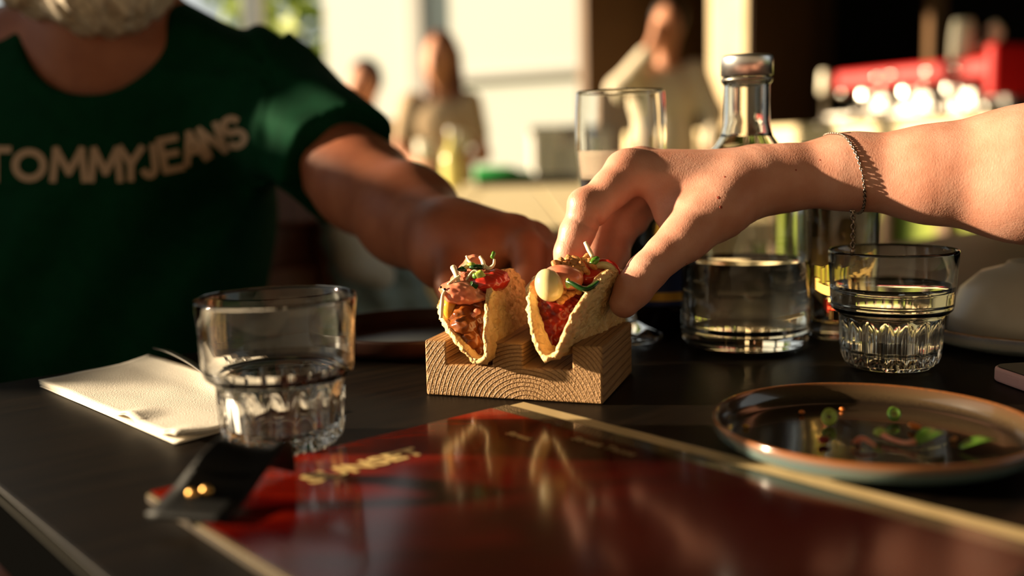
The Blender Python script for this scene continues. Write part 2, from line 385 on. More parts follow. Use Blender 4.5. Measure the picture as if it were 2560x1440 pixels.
def glazed_plate(name, inner, rim, outer, z0, z1):
    m = bpy.data.materials.new(name); m.use_nodes = True; nt = m.node_tree; b = nt.nodes['Principled BSDF']; L = nt.links.new; N = nt.nodes.new
    g = N('ShaderNodeAttribute'); g.attribute_name = 'glaze'; nz = N('ShaderNodeTexNoise'); nz.inputs['Scale'].default_value = 90; nz.inputs['Detail'].default_value = 4
    a = N('ShaderNodeMath'); a.operation = 'MULTIPLY_ADD'; L(nz.outputs[0], a.inputs[0]); a.inputs[1].default_value = 0.12; a.inputs[2].default_value = -0.06
    s = N('ShaderNodeMath'); s.operation = 'ADD'; L(g.outputs['Fac'], s.inputs[0]); L(a.outputs[0], s.inputs[1])
    rp = N('ShaderNodeValToRGB'); e = rp.color_ramp.elements; e[0].position = 0.24; e[0].color = (*inner, 1); e[1].position = 0.5; e[1].color = (*rim, 1); x = e.new(0.34); x.color = (inner[0] * 4, inner[1] * 4, inner[2] * 3, 1); x = e.new(0.44); x.color = (inner[0] * 5, inner[1] * 4, inner[2] * 3, 1)
    x = e.new(0.54); x.color = (rim[0] * 0.8, rim[1] * 1.5, rim[2] * 5, 1); x = e.new(0.61); x.color = (*outer, 1); x = e.new(0.98); x.color = (outer[0] * 0.7, outer[1] * 0.9, outer[2], 1)
    L(s.outputs[0], rp.inputs[0]); L(rp.outputs[0], b.inputs['Base Color']); b.inputs['Roughness'].default_value = 0.16; b.inputs['Coat Weight'].default_value = 0.5
    return m
M['plate'] = glazed_plate('reactive_glaze', (0.014, 0.009, 0.006), (0.26, 0.08, 0.016), (0.10, 0.155, 0.155), 0, 1)

# ================================================================== THE PLACE
UA = np.array([0.753, 0.658]); VA = np.array([-0.658, 0.753])        # the table's own axes on the plan
def uv(u, v): return UA * u + VA * v
TROT = math.atan2(UA[1], UA[0])

g = bx('ground', M['grass'], -40, 40, -12, 60, -0.3, 0.0); setp(g, 'sunlit green lawn beneath the terrace', 'ground', kind='structure')
# unseen awning shaped to cut sky light; unseen pale wall added for warm fill
o = mesh_obj('shade_awning', *slab([(-2.2, -2.2), (3.6, -2.2), (3.6, 8.0), (-0.6, 8.0), (-0.6, 2.8), (-2.2, 2.8)], 2.45, 2.5), M['canopy'], smooth=False); setp(o, 'unseen brown awning shaped to cut sky light above the tables', 'awning', kind='structure')
o = bx('fill_wall', M['fillwall'], -6, 8, -2.35, -2.2, 0, 3.2); setp(o, 'unseen pale wall added behind the viewpoint as warm fill', 'wall', kind='structure')

o = bx('floor', M['deck'], -4.2, 3.4, -2.2, 4.6, 0.0, 0.03); setp(o, 'dark terrace decking under the table', 'deck', kind='structure')
t = thing('shade_screen', 'unseen stepped timber boards added to shade the man in green', 'screen', (-1.45, 1.5, 0.03))  # added out of view; stepped heights set where its shadow falls
for k in range(16): bx('board', M['brownwood'], -1.47, -1.43, (0.775 if k else 0.750) + 0.055 * k, 0.828 + 0.055 * k, 0.03, 1.035 if k < 1 else 1.20 if k < 6 else 1.5, parent=t, bev=0.003)
bx('rail', M['brownwood'], -1.50, -1.47, 0.750, 1.653, 0.5, 0.6, parent=t)
# white sunlit building
A = np.array([-1.95, 11.0]); B = np.array([0.80, 9.42]); d = (B - A) / np.linalg.norm(B - A); nrm = np.array([d[1], -d[0]])
Mw = Matrix(((d[0], -nrm[0], 0, A[0]), (d[1], -nrm[1], 0, A[1]), (0, 0, 1, 0), (0, 0, 0, 1)))
L_ = float(np.linalg.norm(B - A))
o = bx('wall_back', M['white'], 0, L_, 0, 0.3, 0, 3.4, M=Mw); setp(o, 'bright white rendered building wall in full sun', 'wall', kind='structure')
bx('downpipe', M['grey'], 1.18, 1.34, -0.12, 0.0, 1.45, 3.4, parent=o, M=Mw)
bx('ledge', M['grey'], 1.6, L_, -0.10, 0.0, 1.60, 1.66, parent=o, M=Mw)

# the timber post of the awning
def post(name, px, Y, wpx, mt, label, z1=2.6, py=300, dep=None):
    p = at(px, py, Y); w = wpx * Y / FPX
    t = thing(name, label, 'post', (p[0], Y, 0))
    bx('shaft', mt, p[0] - w / 2, p[0] + w / 2, Y, Y + (dep or w), 0.06, z1, parent=t, bev=0.004)
    bx('foot_plate', M['grey'], p[0] - w * 0.8, p[0] + w * 0.8, Y - w * 0.3, Y + w * 1.3, 0, 0.06, parent=t, bev=0.004)
    return t
post('awning_post', 642, 5.2, 46, M['whitepaint'], 'slim white awning post behind the man in green', 3.2)

# trees beyond
def tree(px, Y, zc, rad, n, label, leaf=0.16):
    p = at(px, 100, Y); t = thing('tree', label, 'tree', (p[0], Y, 0), group='trees beyond the terrace')
    V, Fc = tube(catmull([(p[0], Y, 0), (p[0] + 0.1, Y, zc * 0.4), (p[0] - 0.05, Y + 0.1, zc * 0.9)]), [0.14, 0.10, 0.05], 8); mesh_obj('trunk', V, Fc, M['bark'], t)
    V, Fc = [], []
    for i in range(n):
        q = rng.normal(size=3); q /= np.linalg.norm(q); q = q * rad * rng.random() ** 0.4; c = np.array([p[0], Y, zc]) + q * np.array([1, 0.8, 0.9])
        a = rng.normal(size=3); a /= np.linalg.norm(a); b = np.cross(a, rng.normal(size=3)); b /= np.linalg.norm(b); s = leaf * (0.6 + 0.8 * rng.random())
        k = len(V); V += [c - a * s, c - b * s * 0.4, c + a * s, c + b * s * 0.4]; Fc += [(k, k + 1, k + 2, k + 3)]
    f = mesh_obj('foliage', V, Fc, M['leaf'], t, smooth=False); f['kind'] = 'stuff'
    return t
tree(745, 13.0, 3.1, 1.15, 520, 'loose yellow-green tree beside the white building')
tree(905, 17.0, 2.2, 0.9, 260, 'lower sunlit tree peeking past the white wall edge')

# low white garden fence behind
t = thing('garden_fence', 'low white rail fence under the trees', 'fence', (-2.6, 11.5, 0))
for k in range(7): bx('picket', M['whitepaint'], -4.4 + 0.42 * k, -4.1 + 0.42 * k, 11.5, 11.56, 0, 1.25 + 0.04 * (k % 2), parent=t)
bx('rail', M['whitepaint'], -4.5, -1.5, 11.56, 11.60, 0.95, 1.05, parent=t)

# ------------------------------------------------------------------ neighbouring table with its people
t = thing('picnic_table', 'long light timber table lit by the sun behind the tacos', 'table', (0.45, 3.4, 0))
for k in range(4): bx('plank', M['lightwood'], -0.33 + 0.22 * k, -0.115 + 0.22 * k, 1.95, 4.95, 0.71, 0.75, parent=t, bev=0.004)
for sx in (-0.2, 0.38):
    for sy in (2.2, 4.7): bx('leg', M['lightwood'], sx, sx + 0.08, sy, sy + 0.08, 0, 0.67, parent=t)
for sy in (2.2, 4.7): bx('crossbar', M['lightwood'], -0.28, 0.5, sy, sy + 0.08, 0.67, 0.71, parent=t)

def lathe_obj(name, prof, mt, c, parent=None, n=48, label=None, mod=None):
    V, Fc = lathe(prof, n, mod, c); return mesh_obj(name, V, Fc, mt, parent, label=label)
def tray(px0, px1, Y, mt, label):
    a = at(px0, 450, Y)[0]; b = at(px1, 450, Y)[0]; t = thing('serving_tray', label, 'tray', ((a + b) / 2, Y, TOP))
    bx('base', mt, a, b, Y - 0.22, Y + 0.14, TOP, TOP + 0.012, parent=t, bev=0.003)
    for s in ((a, a + 0.012, Y - 0.22, Y + 0.14), (b - 0.012, b, Y - 0.22, Y + 0.14), (a, b, Y - 0.22, Y - 0.208), (a, b, Y + 0.128, Y + 0.14)): bx('lip', mt, *s, TOP + 0.012, TOP + 0.035, parent=t)
    return t
tray(1195, 1445, 4.6, M['greyd'], 'dark serving tray at the far end of the light table')
p = at(1255, 440, 4.55); t = thing('green_bottle', 'green bottle lying on the dark serving tray', 'bottle', (p[0], 4.55, TOP + 0.012))
V, Fc = lathe([(0, 0), (0.03, 0.002), (0.034, 0.012), (0.034, 0.15), (0.028, 0.18), (0.014, 0.21), (0.013, 0.27), (0, 0.27)], 24)
Mx = Matrix.Translation((p[0] - 0.12, 4.5, TOP + 0.050)) @ Matrix.Rotation(radians(90), 4, 'Y') @ Matrix.Rotation(0.2, 4, 'X')
mesh_obj('body', [Mx @ Vector(v) for v in V], Fc, M['green'], t)
V, Fc = lathe([(0, 0.268), (0.016, 0.268), (0.016, 0.29), (0, 0.29)], 16); mesh_obj('cap', [Mx @ Vector(v) for v in V], Fc, M['whitepaint'], t)
p = at(1132, 452, 4.2); t = thing('tall_bottle', 'tall pale yellow bottle on the light table before the long-haired woman', 'bottle', (p[0], 4.2, TOP))
lathe_obj('body', [(0, 0), (0.040, 0), (0.043, 0.01), (0.043, 0.12), (0.036, 0.15), (0.017, 0.18), (0.015, 0.225), (0, 0.225)], M['yellow'], (p[0], 4.2, TOP), t, 28)
lathe_obj('cap', [(0, 0.224), (0.018, 0.224), (0.018, 0.25), (0, 0.25)], M['whitepaint'], (p[0], 4.2, TOP), t, 20)
# grey serving cart with crockery boxes against the white wall
p = at(1395, 440, 6.4); t = thing('serving_cart', 'grey metal serving cart in front of the white wall', 'cart', (p[0], 6.4, 0))
bx('body', M['grey'], p[0] - 0.14, p[0] + 0.30, 6.3, 6.75, 0.12, 1.02, parent=t, bev=0.01)
bx('top', M['greyd'], p[0] - 0.17, p[0] + 0.33, 6.27, 6.78, 1.02, 1.05, parent=t, bev=0.005)
for sx in (-0.1, 0.24):
    V, Fc = lathe([(0, -0.03), (0.06, -0.03), (0.06, 0.03), (0, 0.03)], 20); R_ = Matrix.Translation((p[0] + sx, 6.35, 0.06)) @ Matrix.Rotation(radians(90), 4, 'X'); mesh_obj('wheel', [R_ @ Vector(v) for v in V], Fc, M['greyd'], t)
for k, (px, py, w) in enumerate(((1362, 345, .09), (1448, 385, .10))):
    q = at(px, py, 6.15); tt = thing('white_crate', ['white plastic crate standing nearer the carafe beside the cart', 'lower white plastic crate next to the beer glass'][k], 'crate', (q[0], 6.15, 0))
    bx('body', M['whitepaint'], q[0] - w, q[0] + w, 6.0, 6.25, 0.0 if k else 0.35, q[2] + 0.05, parent=tt, bev=0.02); bx('rim', M['whitepaint'], q[0] - w - .01, q[0] + w + .01, 5.99, 6.26, q[2] + 0.02, q[2] + 0.055, parent=tt, bev=0.005)
    if not k: bx('stand', M['grey'], q[0] - .05, q[0] + .05, 6.05, 6.2, 0, 0.36, parent=tt)

def bg_person(label, hx, hy, Y, sc, mats, pose, group=None):
    """a far figure: body is one skinned surface, hair and clothes its children"""
    sk, top, hair = mats; c = at(hx, hy, Y); f = sc
    t = thing('person', label, 'person', (c[0], Y, 0))
    lo = c - np.array([0.55, 0.5, 1.75]) * f; lo[2] = max(lo[2], 0.0); hi = c + np.array([0.55, 0.5, 0.3]) * f
    s = SDF(lo, hi, 0.014); k = 0.04 * f
    def P(x, y, z): return c + np.array([x, y, z]) * f
    ft = pose.get('face', -0.05)
    s.ell(P(0, 0, 0), np.array([0.073, 0.092, 0.115]) * f, k); s.ell(P(ft * 0.6, -0.03, -0.06), np.array([0.052, 0.06, 0.065]) * f, k)
    s.ell(P(ft * 1.0, -0.095, -0.025), np.array([0.014, 0.022, 0.026]) * f, 0.012); s.ell(P(ft * 1.1, -0.088, -0.075), np.array([0.022, 0.012, 0.009]) * f, 0.008)
    for q in (-1, 1):
        s.ell(P(ft * 0.8 + q * 0.030, -0.088, 0.005), np.array([0.013, 0.011, 0.008]) * f, 0.006, sub=True); s.ell(P(q * 0.074, 0.01, -0.02), np.array([0.010, 0.02, 0.03]) * f, 0.006)
    s.cap(P(0, 0.01, -0.08), P(0, 0.03, -0.20), 0.05 * f, 0.055 * f, k)
    s.ell(P(0, 0.04, -0.36), np.array([0.165, 0.10, 0.17]) * f, k); s.ell(P(0, 0.04, -0.62), np.array([0.145, 0.10, 0.20]) * f, k)
    for q in (-1, 1):
        J = pose['arm' + ('L' if q < 0 else 'R')]; R_ = (0.048, 0.040, 0.030, 0.026)
        pts = [P(q * 0.165, 0.04, -0.25)] + [P(*j) for j in J]
        for i in range(len(pts) - 1): s.cap(pts[i], pts[i + 1], R_[i] * f, R_[min(i + 1, 3)] * f, 0.02)
        s.cap(P(q * 0.08, 0.04, -0.72), P(q * 0.09, 0.02, -1.15), 0.085 * f, 0.06 * f, k); s.cap(P(q * 0.09, 0.02, -1.15), P(q * 0.09, 0.05, -1.60), 0.055 * f, 0.04 * f, k)
    s.obj('body', sk, t, sm=2)
    s = SDF(lo, hi, 0.014)
    s.ell(P(0, 0.04, -0.37), np.array([0.182, 0.118, 0.175]) * f, k); s.ell(P(0, 0.04, -0.62), np.array([0.165, 0.118, 0.22]) * f, k)
    for q in (-1, 1):
        J = pose['arm' + ('L' if q < 0 else 'R')]; a = P(q * 0.15, 0.04, -0.25); b = P(*J[0]); s.cap(a, a + (b - a) * pose.get('sleeve', 0.6), 0.075 * f, 0.06 * f, 0.03)
        if pose.get('long_sleeve'): s.cap(b, b + (P(*J[1]) - b) * .8, 0.058 * f, 0.042 * f, 0.03)
    s.obj('shirt', top, t, sm=2)
    s = SDF(lo, hi, 0.012); s.ell(P(0.012, 0.028, 0.035), np.array([0.088, 0.098, 0.105]) * f, 0.02)
    if pose.get('long'):
        for q in (-1, 1): s.cap(P(q * 0.065 + 0.02, 0.02, 0.0), P(q * 0.085 + 0.03, 0.0, -0.33), 0.034 * f, 0.03 * f, 0.04)
        s.cap(P(0.02, 0.07, 0), P(0.03, 0.09, -0.40), 0.07 * f, 0.05 * f, 0.04)
    s.obj('hair', hair, t, sm=2)
    return t, P
t, Pw = bg_person('long-haired woman in a beige top standing behind the light table', 1096, 140, 5.5, 1.03, (M['skinbg'], M['beige'], M['hairb']),
          dict(face=-0.03, long=True, armL=[(-0.23, 0.0, -0.50), (-0.10, -0.14, -0.58), (-0.06, -0.18, -0.57)], armR=[(0.22, 0.02, -0.52), (0.12, -0.14, -0.54), (0.08, -0.18, -0.52)]))
bg_person('dark-haired child in a brown jumper sitting beside the long-haired woman', 908, 212, 5.9, 1.12, (M['skinbg'], M['maroon'], M['haird']),
          dict(face=-0.04, armL=[(-0.24, 0.0, -0.50), (-0.12, -0.14, -0.62)], armR=[(0.24, 0.0, -0.50), (0.10, -0.14, -0.62)], sleeve=1.0))
for k, (dx, dz, lb) in enumerate(((-0.075, -0.545, 'white cup in the left hand of the long-haired woman'), (0.10, -0.50, 'white cup raised a little higher by the long-haired woman'))):
    q = Pw(dx, -0.215, dz); cc = thing('white_cup', lb, 'cup', q)
    lathe_obj('bowl', [(0, 0), (0.03, 0), (0.043, 0.05), (0.046, 0.11), (0.043, 0.11), (0.039, 0.05), (0.026, 0.006), (0, 0.006)], M['china'], q, cc, 24)
    V, Fc = tube(catmull([q + np.array(v) for v in ((0.040, 0, 0.09), (0.065, 0, 0.085), (0.068, 0, 0.05), (0.040, 0, 0.03))]), 0.005, 8); mesh_obj('handle', V, Fc, M['china'], cc)

# ------------------------------------------------------------------ the bar on the right
A3 = gz(1560, 334, 1.0); B3 = gz(2280, 300, 1.0); dB = (B3 - A3); dB /= np.linalg.norm(dB); nB = np.array([-dB[1], dB[0], 0])      # nB points behind the bar
if nB[0] < 0: nB = -nB
MB = Matrix(((dB[0], nB[0], 0, A3[0]), (dB[1], nB[1], 0, A3[1]), (0, 0, 1, 0), (0, 0, 0, 1)))
BL = 3.6
t = thing('bar_counter', 'sunlit timber bar counter running behind the carafe', 'counter', (A3[0], A3[1], 0), group=None)
bx('worktop', M['lightwood'], 0, BL, 0, 0.55, 0.955, 1.0, parent=t, bev=0.005, M=MB)
bx('fascia', M['lightwood'], 0, BL, 0.0, 0.03, 0.85, 0.955, parent=t, M=MB)
bx('front_cladding', M['turf'], 0, BL, 0.08, 0.12, 0.0, 0.85, parent=t, M=MB, label='green turf cladding under the counter')
for k in range(11): bx('batten', M['brownwood'], 0.14 + 0.33 * k, 0.20 + 0.33 * k, 0.03, 0.08, 0.0, 0.85, parent=t, M=MB)
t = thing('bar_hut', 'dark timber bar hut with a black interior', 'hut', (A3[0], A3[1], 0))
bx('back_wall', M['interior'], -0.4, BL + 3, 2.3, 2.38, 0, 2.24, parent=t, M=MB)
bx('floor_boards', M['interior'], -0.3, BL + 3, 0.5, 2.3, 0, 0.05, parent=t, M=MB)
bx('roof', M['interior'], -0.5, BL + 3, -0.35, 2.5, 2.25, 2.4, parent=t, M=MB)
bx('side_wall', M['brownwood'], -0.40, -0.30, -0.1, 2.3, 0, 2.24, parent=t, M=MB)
def onbar(px, py, off=0.25, z=1.0):
    """plan point on the counter seen at column px"""
    dd = ray(px, py); n2 = nB[:2]; s_ = (A3[:2] @ n2 + off) / (dd[:2] @ n2); return np.array([dd[0] * s_, dd[1] * s_, z])
q = at(1868, 60, 6.7); MK = Matrix.Translation((q[0], 6.7, 0.05)) @ Matrix.Rotation(radians(40), 4, 'Z')
t = thing('bar_corner', 'broad timber corner of the bar hut with one sunlit face', 'pillar', (q[0], 6.7, 0.05), radians(40))
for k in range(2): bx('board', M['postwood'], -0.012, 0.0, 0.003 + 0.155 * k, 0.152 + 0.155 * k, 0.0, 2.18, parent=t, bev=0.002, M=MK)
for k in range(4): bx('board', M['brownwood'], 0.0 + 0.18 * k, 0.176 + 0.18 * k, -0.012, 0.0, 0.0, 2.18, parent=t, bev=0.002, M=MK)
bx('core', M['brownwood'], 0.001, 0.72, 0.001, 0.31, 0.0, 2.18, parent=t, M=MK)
# bartender, one hand at the face
bg_person('person in a pale shirt lifting a hand to the face at the bar', 1668, 62, 6.0, 1.13, (M['skinbg'], M['cream'], M['haird']),
          dict(face=-0.05, armL=[(-0.27, -0.10, -0.33), (-0.10, -0.15, -0.12), (-0.07, -0.15, -0.02)], armR=[(0.24, 0.0, -0.46), (0.20, -0.12, -0.66)], sleeve=1.0, long_sleeve=True))
# espresso machine
a = onbar(2105, 200, 0.30); b = onbar(2500, 180, 0.30); ln = float(np.linalg.norm(b - a)); ex = (b - a) / ln; ey = np.array([-ex[1], ex[0], 0]); ey = ey if ey @ nB > 0 else -ey
ME = Matrix(((ex[0], ey[0], 0, a[0]), (ex[1], ey[1], 0, a[1]), (0, 0, 1, 1.0), (0, 0, 0, 1)))
t = thing('espresso_machine', 'red and chrome espresso machine on the bar', 'coffee machine', (a[0], a[1], 1.0))
bx('body', M['chromed'], 0.02, ln - 0.02, 0.12, 0.42, 0.04, 0.30, parent=t, bev=0.01, M=ME)
bx('top_panel', M['red'], 0, ln, -0.06, 0.42, 0.185, 0.285, parent=t, bev=0.02, M=ME, label='red enamel top panel')
bx('side_panel', M['red'], ln - 0.03, ln + 0.03, -0.08, 0.42, 0.10, 0.34, parent=t, bev=0.02, M=ME, label='red enamel end panel')
bx('drip_tray', M['chromed'], 0, ln, -0.12, 0.12, 0.03, 0.055, parent=t, bev=0.005, M=ME)
for k in range(4): bx('foot', M['chrome'], 0.03 + (k % 2) * (ln - 0.1), 0.07 + (k % 2) * (ln - 0.1), -0.08 + (k // 2) * 0.4, -0.04 + (k // 2) * 0.4, 0, 0.03, parent=t, M=ME)
def bl(mesh, Mm): return [Mm @ Vector(v) for v in mesh[0]], mesh[1]
for fx in (0.17, 0.45, 0.72):
    gh = mesh_obj('group_head', *bl(lathe([(0, 0.09), (0.028, 0.09), (0.036, 0.11), (0.036, 0.17), (0.026, 0.19), (0, 0.19)], 24, c=(fx * ln, 0.0, 0)), ME), M['chrome'], t)
    mesh_obj('portafilter_handle', *bl(tube([(fx * ln, -0.02, 0.11), (fx * ln + 0.01, -0.10, 0.10), (fx * ln + 0.02, -0.18, 0.085)], [0.012, 0.011, 0.015], 10), ME), M['black'], gh)
    mesh_obj('knob', *bl(ball((fx * ln - 0.075, -0.085, 0.165), 0.022, 10), ME), M['chrome'], t)
    mesh_obj('pipe', *bl(tube(catmull([(fx * ln + 0.09, -0.03, 0.19), (fx * ln + 0.10, -0.07, 0.15), (fx * ln + 0.10, -0.06, 0.05)]), 0.009, 8), ME), M['chrome'], t)
for k, (fx, fz) in enumerate(((0.30, 0.235), (0.40, 0.24), (0.62, 0.24), (0.80, 0.235))): mesh_obj('badge', *bl(lathe([(0, -0.004), (0.02, -0.004), (0.02, 0.004), (0, 0.004)], 16), ME @ Matrix.Translation((fx * ln, -0.063, fz)) @ Matrix.Rotation(radians(90), 4, 'X')), M['chrome'], t)
def bar_jug(px, Y_off, z, r, h, label, handle=True):
    q = onbar(px, 150, Y_off); q[2] = z; t = thing('china_jug', label, 'jug', q)
    lathe_obj('body', [(0, 0), (r * 0.9, 0), (r, h * 0.1), (r * 0.95, h * 0.6), (r * 0.8, h * 0.95), (r * 0.7, h), (r * 0.62, h), (r * 0.7, h * 0.9), (r * 0.85, h * 0.15), (0, h * 0.1)], M['china'], q, t, 28)
    if handle:
        V, Fc = tube(catmull([q + np.array(v) for v in ((r * 0.9, 0, h * 0.15), (r * 1.9, -0.02, h * 0.3), (r * 2.7, -0.02, h * 0.62), (r * 2.2, -0.02, h * 0.85))]), [0.020, 0.024, 0.030, 0.026], 10); mesh_obj('spout', V, Fc, M['china'], t)
    return t
bar_jug(2405, 0.32, 1.286, 0.058, 0.19, 'white china jug standing on top of the red coffee machine')
bar_jug(2062, 0.22, 1.175, 0.030, 0.12, 'small white cup at the left end of the red coffee machine', False)
q = onbar(2062, 250, 0.24); t = thing('cup_stand', 'small steel stand under the white cup by the coffee machine', 'stand', (q[0], q[1], 1.0))
lathe_obj('base', [(0, 0), (0.05, 0), (0.05, 0.01), (0, 0.01)], M['chromed'], (q[0], q[1], 1.0), t, 24); lathe_obj('column', [(0, 0.01), (0.012, 0.01), (0.012, 0.165), (0.04, 0.175), (0, 0.175)], M['chromed'], (q[0], q[1], 1.0), t, 16)
cups = [(2140, 0.10, .035, .075), (2195, 0.06, .04, .06), (2345, 0.08, .035, .09), (2470, 0.06, .04, .07)]
clab = ['steel coffee cup on the bar nearest the carafe', 'wide steel coffee cup second along the bar', 'tall steel coffee cup under the middle of the red machine', 'steel coffee cup at the far right of the bar above the forearm']
for (px, of, r, h), lb in zip(cups, clab):
    q = onbar(px, 300, of - 0.02); q[2] = 1.0; t = thing('coffee_cup', lb, 'cup', q, group='cups along the bar')
    lathe_obj('bowl', [(0, 0), (r * 0.6, 0), (r * 0.9, h * 0.4), (r, h), (r * 0.92, h), (r * 0.8, h * 0.4), (0, h * 0.1)], M['chromed'], q, t, 24)
    V, Fc = tube(catmull([q + np.array(v) for v in ((r * .9, 0, h * .8), (r * 1.5, 0, h * .75), (r * 1.5, 0, h * .4), (r * .85, 0, h * .3))]), .005, 8); mesh_obj('handle', V, Fc, M['chromed'], t)
t = post('bar_pole', 2340, 6.4, 38, M['brownwood'], 'slim olive brown pole behind the white china jug', 2.3)
# ================================================================== THE TABLE
U0, U1, V0, V1 = 0.1077, 1.75, -0.10, 0.735
MT = Matrix.Rotation(TROT, 4, 'Z')
t = thing('dining_table', 'dark stained wooden table carrying the tacos and glasses', 'table', (*uv((U0 + U1) / 2, (V0 + V1) / 2), 0), TROT)
def tl(u, v): c = uv((U0 + U1) / 2, (V0 + V1) / 2); return u - (U0 + U1) / 2, v - (V0 + V1) / 2
hu, hv = (U1 - U0) / 2, (V1 - V0) / 2
bx('table_top', M['table'], -hu + 0.004, hu, -hv, hv, TOP - 0.035, TOP, parent=t, bev=0.002, local=True)
bx('edge_strip', M['tableedge'], -hu + 0.0003, -hu + 0.0038, -hv, hv, TOP - 0.0022, TOP - 0.0006, parent=t, bev=0.0012, local=True)
bx('end_shade_band', M['black'], -hu + 0.0006, -hu + 0.0038, -hv, hv, TOP - 0.035, TOP - 0.003, parent=t, local=True)  # black band paints shade onto the sun-facing table end
for sx in (-1, 1):
    for sy in (-1, 1): bx('leg', M['table'], sx * (hu - 0.09) - 0.03, sx * (hu - 0.09) + 0.03, sy * (hv - 0.09) - 0.03, sy * (hv - 0.09) + 0.03, 0, TOP - 0.10, parent=t, bev=0.003, local=True)
for sy in (-1, 1): bx('apron', M['table'], -hu + 0.07, hu - 0.07, sy * (hv - 0.09) - 0.012, sy * (hv - 0.09) + 0.012, TOP - 0.10, TOP - 0.035, parent=t, local=True)
Z = TOP + 0.0002

# ------------------------------------------------------------------ stacking tumblers
G_OUT = [(0, 0.0012), (0.020, 0.0010), (0.0235, 0), (0.0262, 0.0006), (0.0298, 0.0035), (0.0315, 0.008), (0.0322, 0.014), (0.0326, 0.020), (0.0328, 0.026), (0.0329, 0.031), (0.0331, 0.0345), (0.0335, 0.0362),
         (0.0360, 0.0372), (0.0380, 0.0392), (0.0388, 0.0430), (0.0391, 0.050), (0.0400, 0.064), (0.0408, 0.0762), (0.0406, 0.0776), (0.0399, 0.0782), (0.0392, 0.0776)]
G_IN = [(0.0388, 0.0760), (0.0381, 0.064), (0.0372, 0.050), (0.0366, 0.0440), (0.0352, 0.0405), (0.0318, 0.0390), (0.0302, 0.0370), (0.0292, 0.031), (0.0286, 0.020), (0.0276, 0.0125), (0.0250, 0.0095), (0.018, 0.0088), (0, 0.0086)]
def flute(r, z, th):
    w = max(0.0, min(1.0, (0.0345 - z) / 0.008)) * max(0.0, min(1.0, (z - 0.001) / 0.006))
    if r < 0.0257 or r > 0.0334 or w <= 0: return r
    x = (th * 16 / (2 * pi)) % 1.0 * 2 - 1
    return r - 0.0032 * w * (1 - x * x)
def support(prof, d=0.0007):
    out = [prof[0]]; P = [np.array(p) for p in prof]
    for i in range(1, len(P)):
        a, b = P[i - 1], P[i]; L__ = np.linalg.norm(b - a)
        def sharp(k):
            if k <= 0 or k >= len(P) - 1: return False
            u = P[k] - P[k - 1]; v = P[k + 1] - P[k]; return abs(math.atan2(u[0] * v[1] - u[1] * v[0], u @ v)) > 0.25
        if L__ > 3 * d:
            if sharp(i - 1): out.append(tuple(a + (b - a) * d / L__))
            if sharp(i): out.append(tuple(b - (b - a) * d / L__))
        out.append(tuple(b))
    return out
def tumbler(loc, rz, label):
    t = thing('drinking_glass', label, 'glass', loc, rz, group='stacking tumblers')
    no = len(G_OUT); V, Fc = lathe(support(G_OUT), 128, flute); V2, F2 = lathe(support(G_OUT[-1:] + G_IN), 128)
    Vv, Ff = merge([(V, Fc), (V2, F2)]); me = bpy.data.meshes.new('tumbler'); me.from_pydata(Vv, [], Ff)
    bm = bmesh.new(); bm.from_mesh(me); bmesh.ops.remove_doubles(bm, verts=bm.verts, dist=1e-6); bmesh.ops.recalc_face_normals(bm, faces=bm.faces); bm.to_mesh(me); bm.free()
    link('tumbler', me, M['glass'], t, True)
    return t
def fill(t, inner, level, mt, name='water', grow=0.00012, n=96):
    """liquid body that meets the inner wall"""
    pr = [(max(0, r + (grow if r > 0 else 0)), z - (grow if r == 0 or z < 0.012 else 0)) for r, z in inner if z < level]
    pr = sorted(pr, key=lambda q: (q[1], q[0])); rr = np.interp(level, [z for r, z in sorted(inner, key=lambda q: q[1])], [r for r, z in sorted(inner, key=lambda q: q[1])])
    pr = pr + [(rr + grow, level), (rr - 0.0012, level - 0.0004), (0, level - 0.0004)]
    V, Fc = lathe(pr, n); o = mesh_obj(name, V, Fc, mt, t, True); bm = bmesh.new(); bm.from_mesh(o.data); bmesh.ops.recalc_face_normals(bm, faces=bm.faces); bm.to_mesh(o.data); bm.free()
    return o
gL = gz(716, 1114); tumbler((gL[0] - 0.0015, gL[1] + 0.002, Z), 0.1, 'empty clear fluted tumbler beside the white napkin')
gR = gz(2224, 914); tR = tumbler((gR[0], gR[1], Z), 0.35, 'fluted tumbler half full of water below the bracelet')
fill(tR, G_IN[::-1], 0.055, M['water'])

# ------------------------------------------------------------------ carafe
C_OUT = [(0, 0.004), (0.034, 0.003), (0.039, 0), (0.0440, 0.0012), (0.0468, 0.005), (0.0475, 0.011), (0.0475, 0.055), (0.0475, 0.098), (0.0468, 0.108), (0.0440, 0.120), (0.0390, 0.131), (0.0310, 0.141), (0.0235, 0.1485), (0.0190, 0.155), (0.0170, 0.163), (0.0166, 0.175), (0.0166, 0.192), (0.0180, 0.1935), (0.0180, 0.197), (0.0160, 0.1985)]
C_IN = [(0.0138, 0.198), (0.0138, 0.165), (0.0160, 0.156), (0.0205, 0.1485), (0.0290, 0.139), (0.0370, 0.129), (0.0418, 0.119), (0.0444, 0.108), (0.0450, 0.098), (0.0450, 0.016), (0.0430, 0.011), (0.036, 0.0095), (0, 0.010)]
c0 = gz(1862, 868); t = thing('water_carafe', 'clear glass water carafe with silver cap behind the reaching hand', 'carafe', (c0[0] * 1.022, c0[1] * 1.022, Z))
V, Fc = lathe(support(C_OUT + C_IN), 96); o = mesh_obj('bottle', V, Fc, M['carafe'], t, True)
cp = mesh_obj('cap', *lathe([(0, 0.213), (0.0170, 0.213), (0.0186, 0.2120), (0.0188, 0.2105), (0.0188, 0.1985), (0.0168, 0.1985), (0, 0.1985)][::-1], 64), M['alu'], t, True)
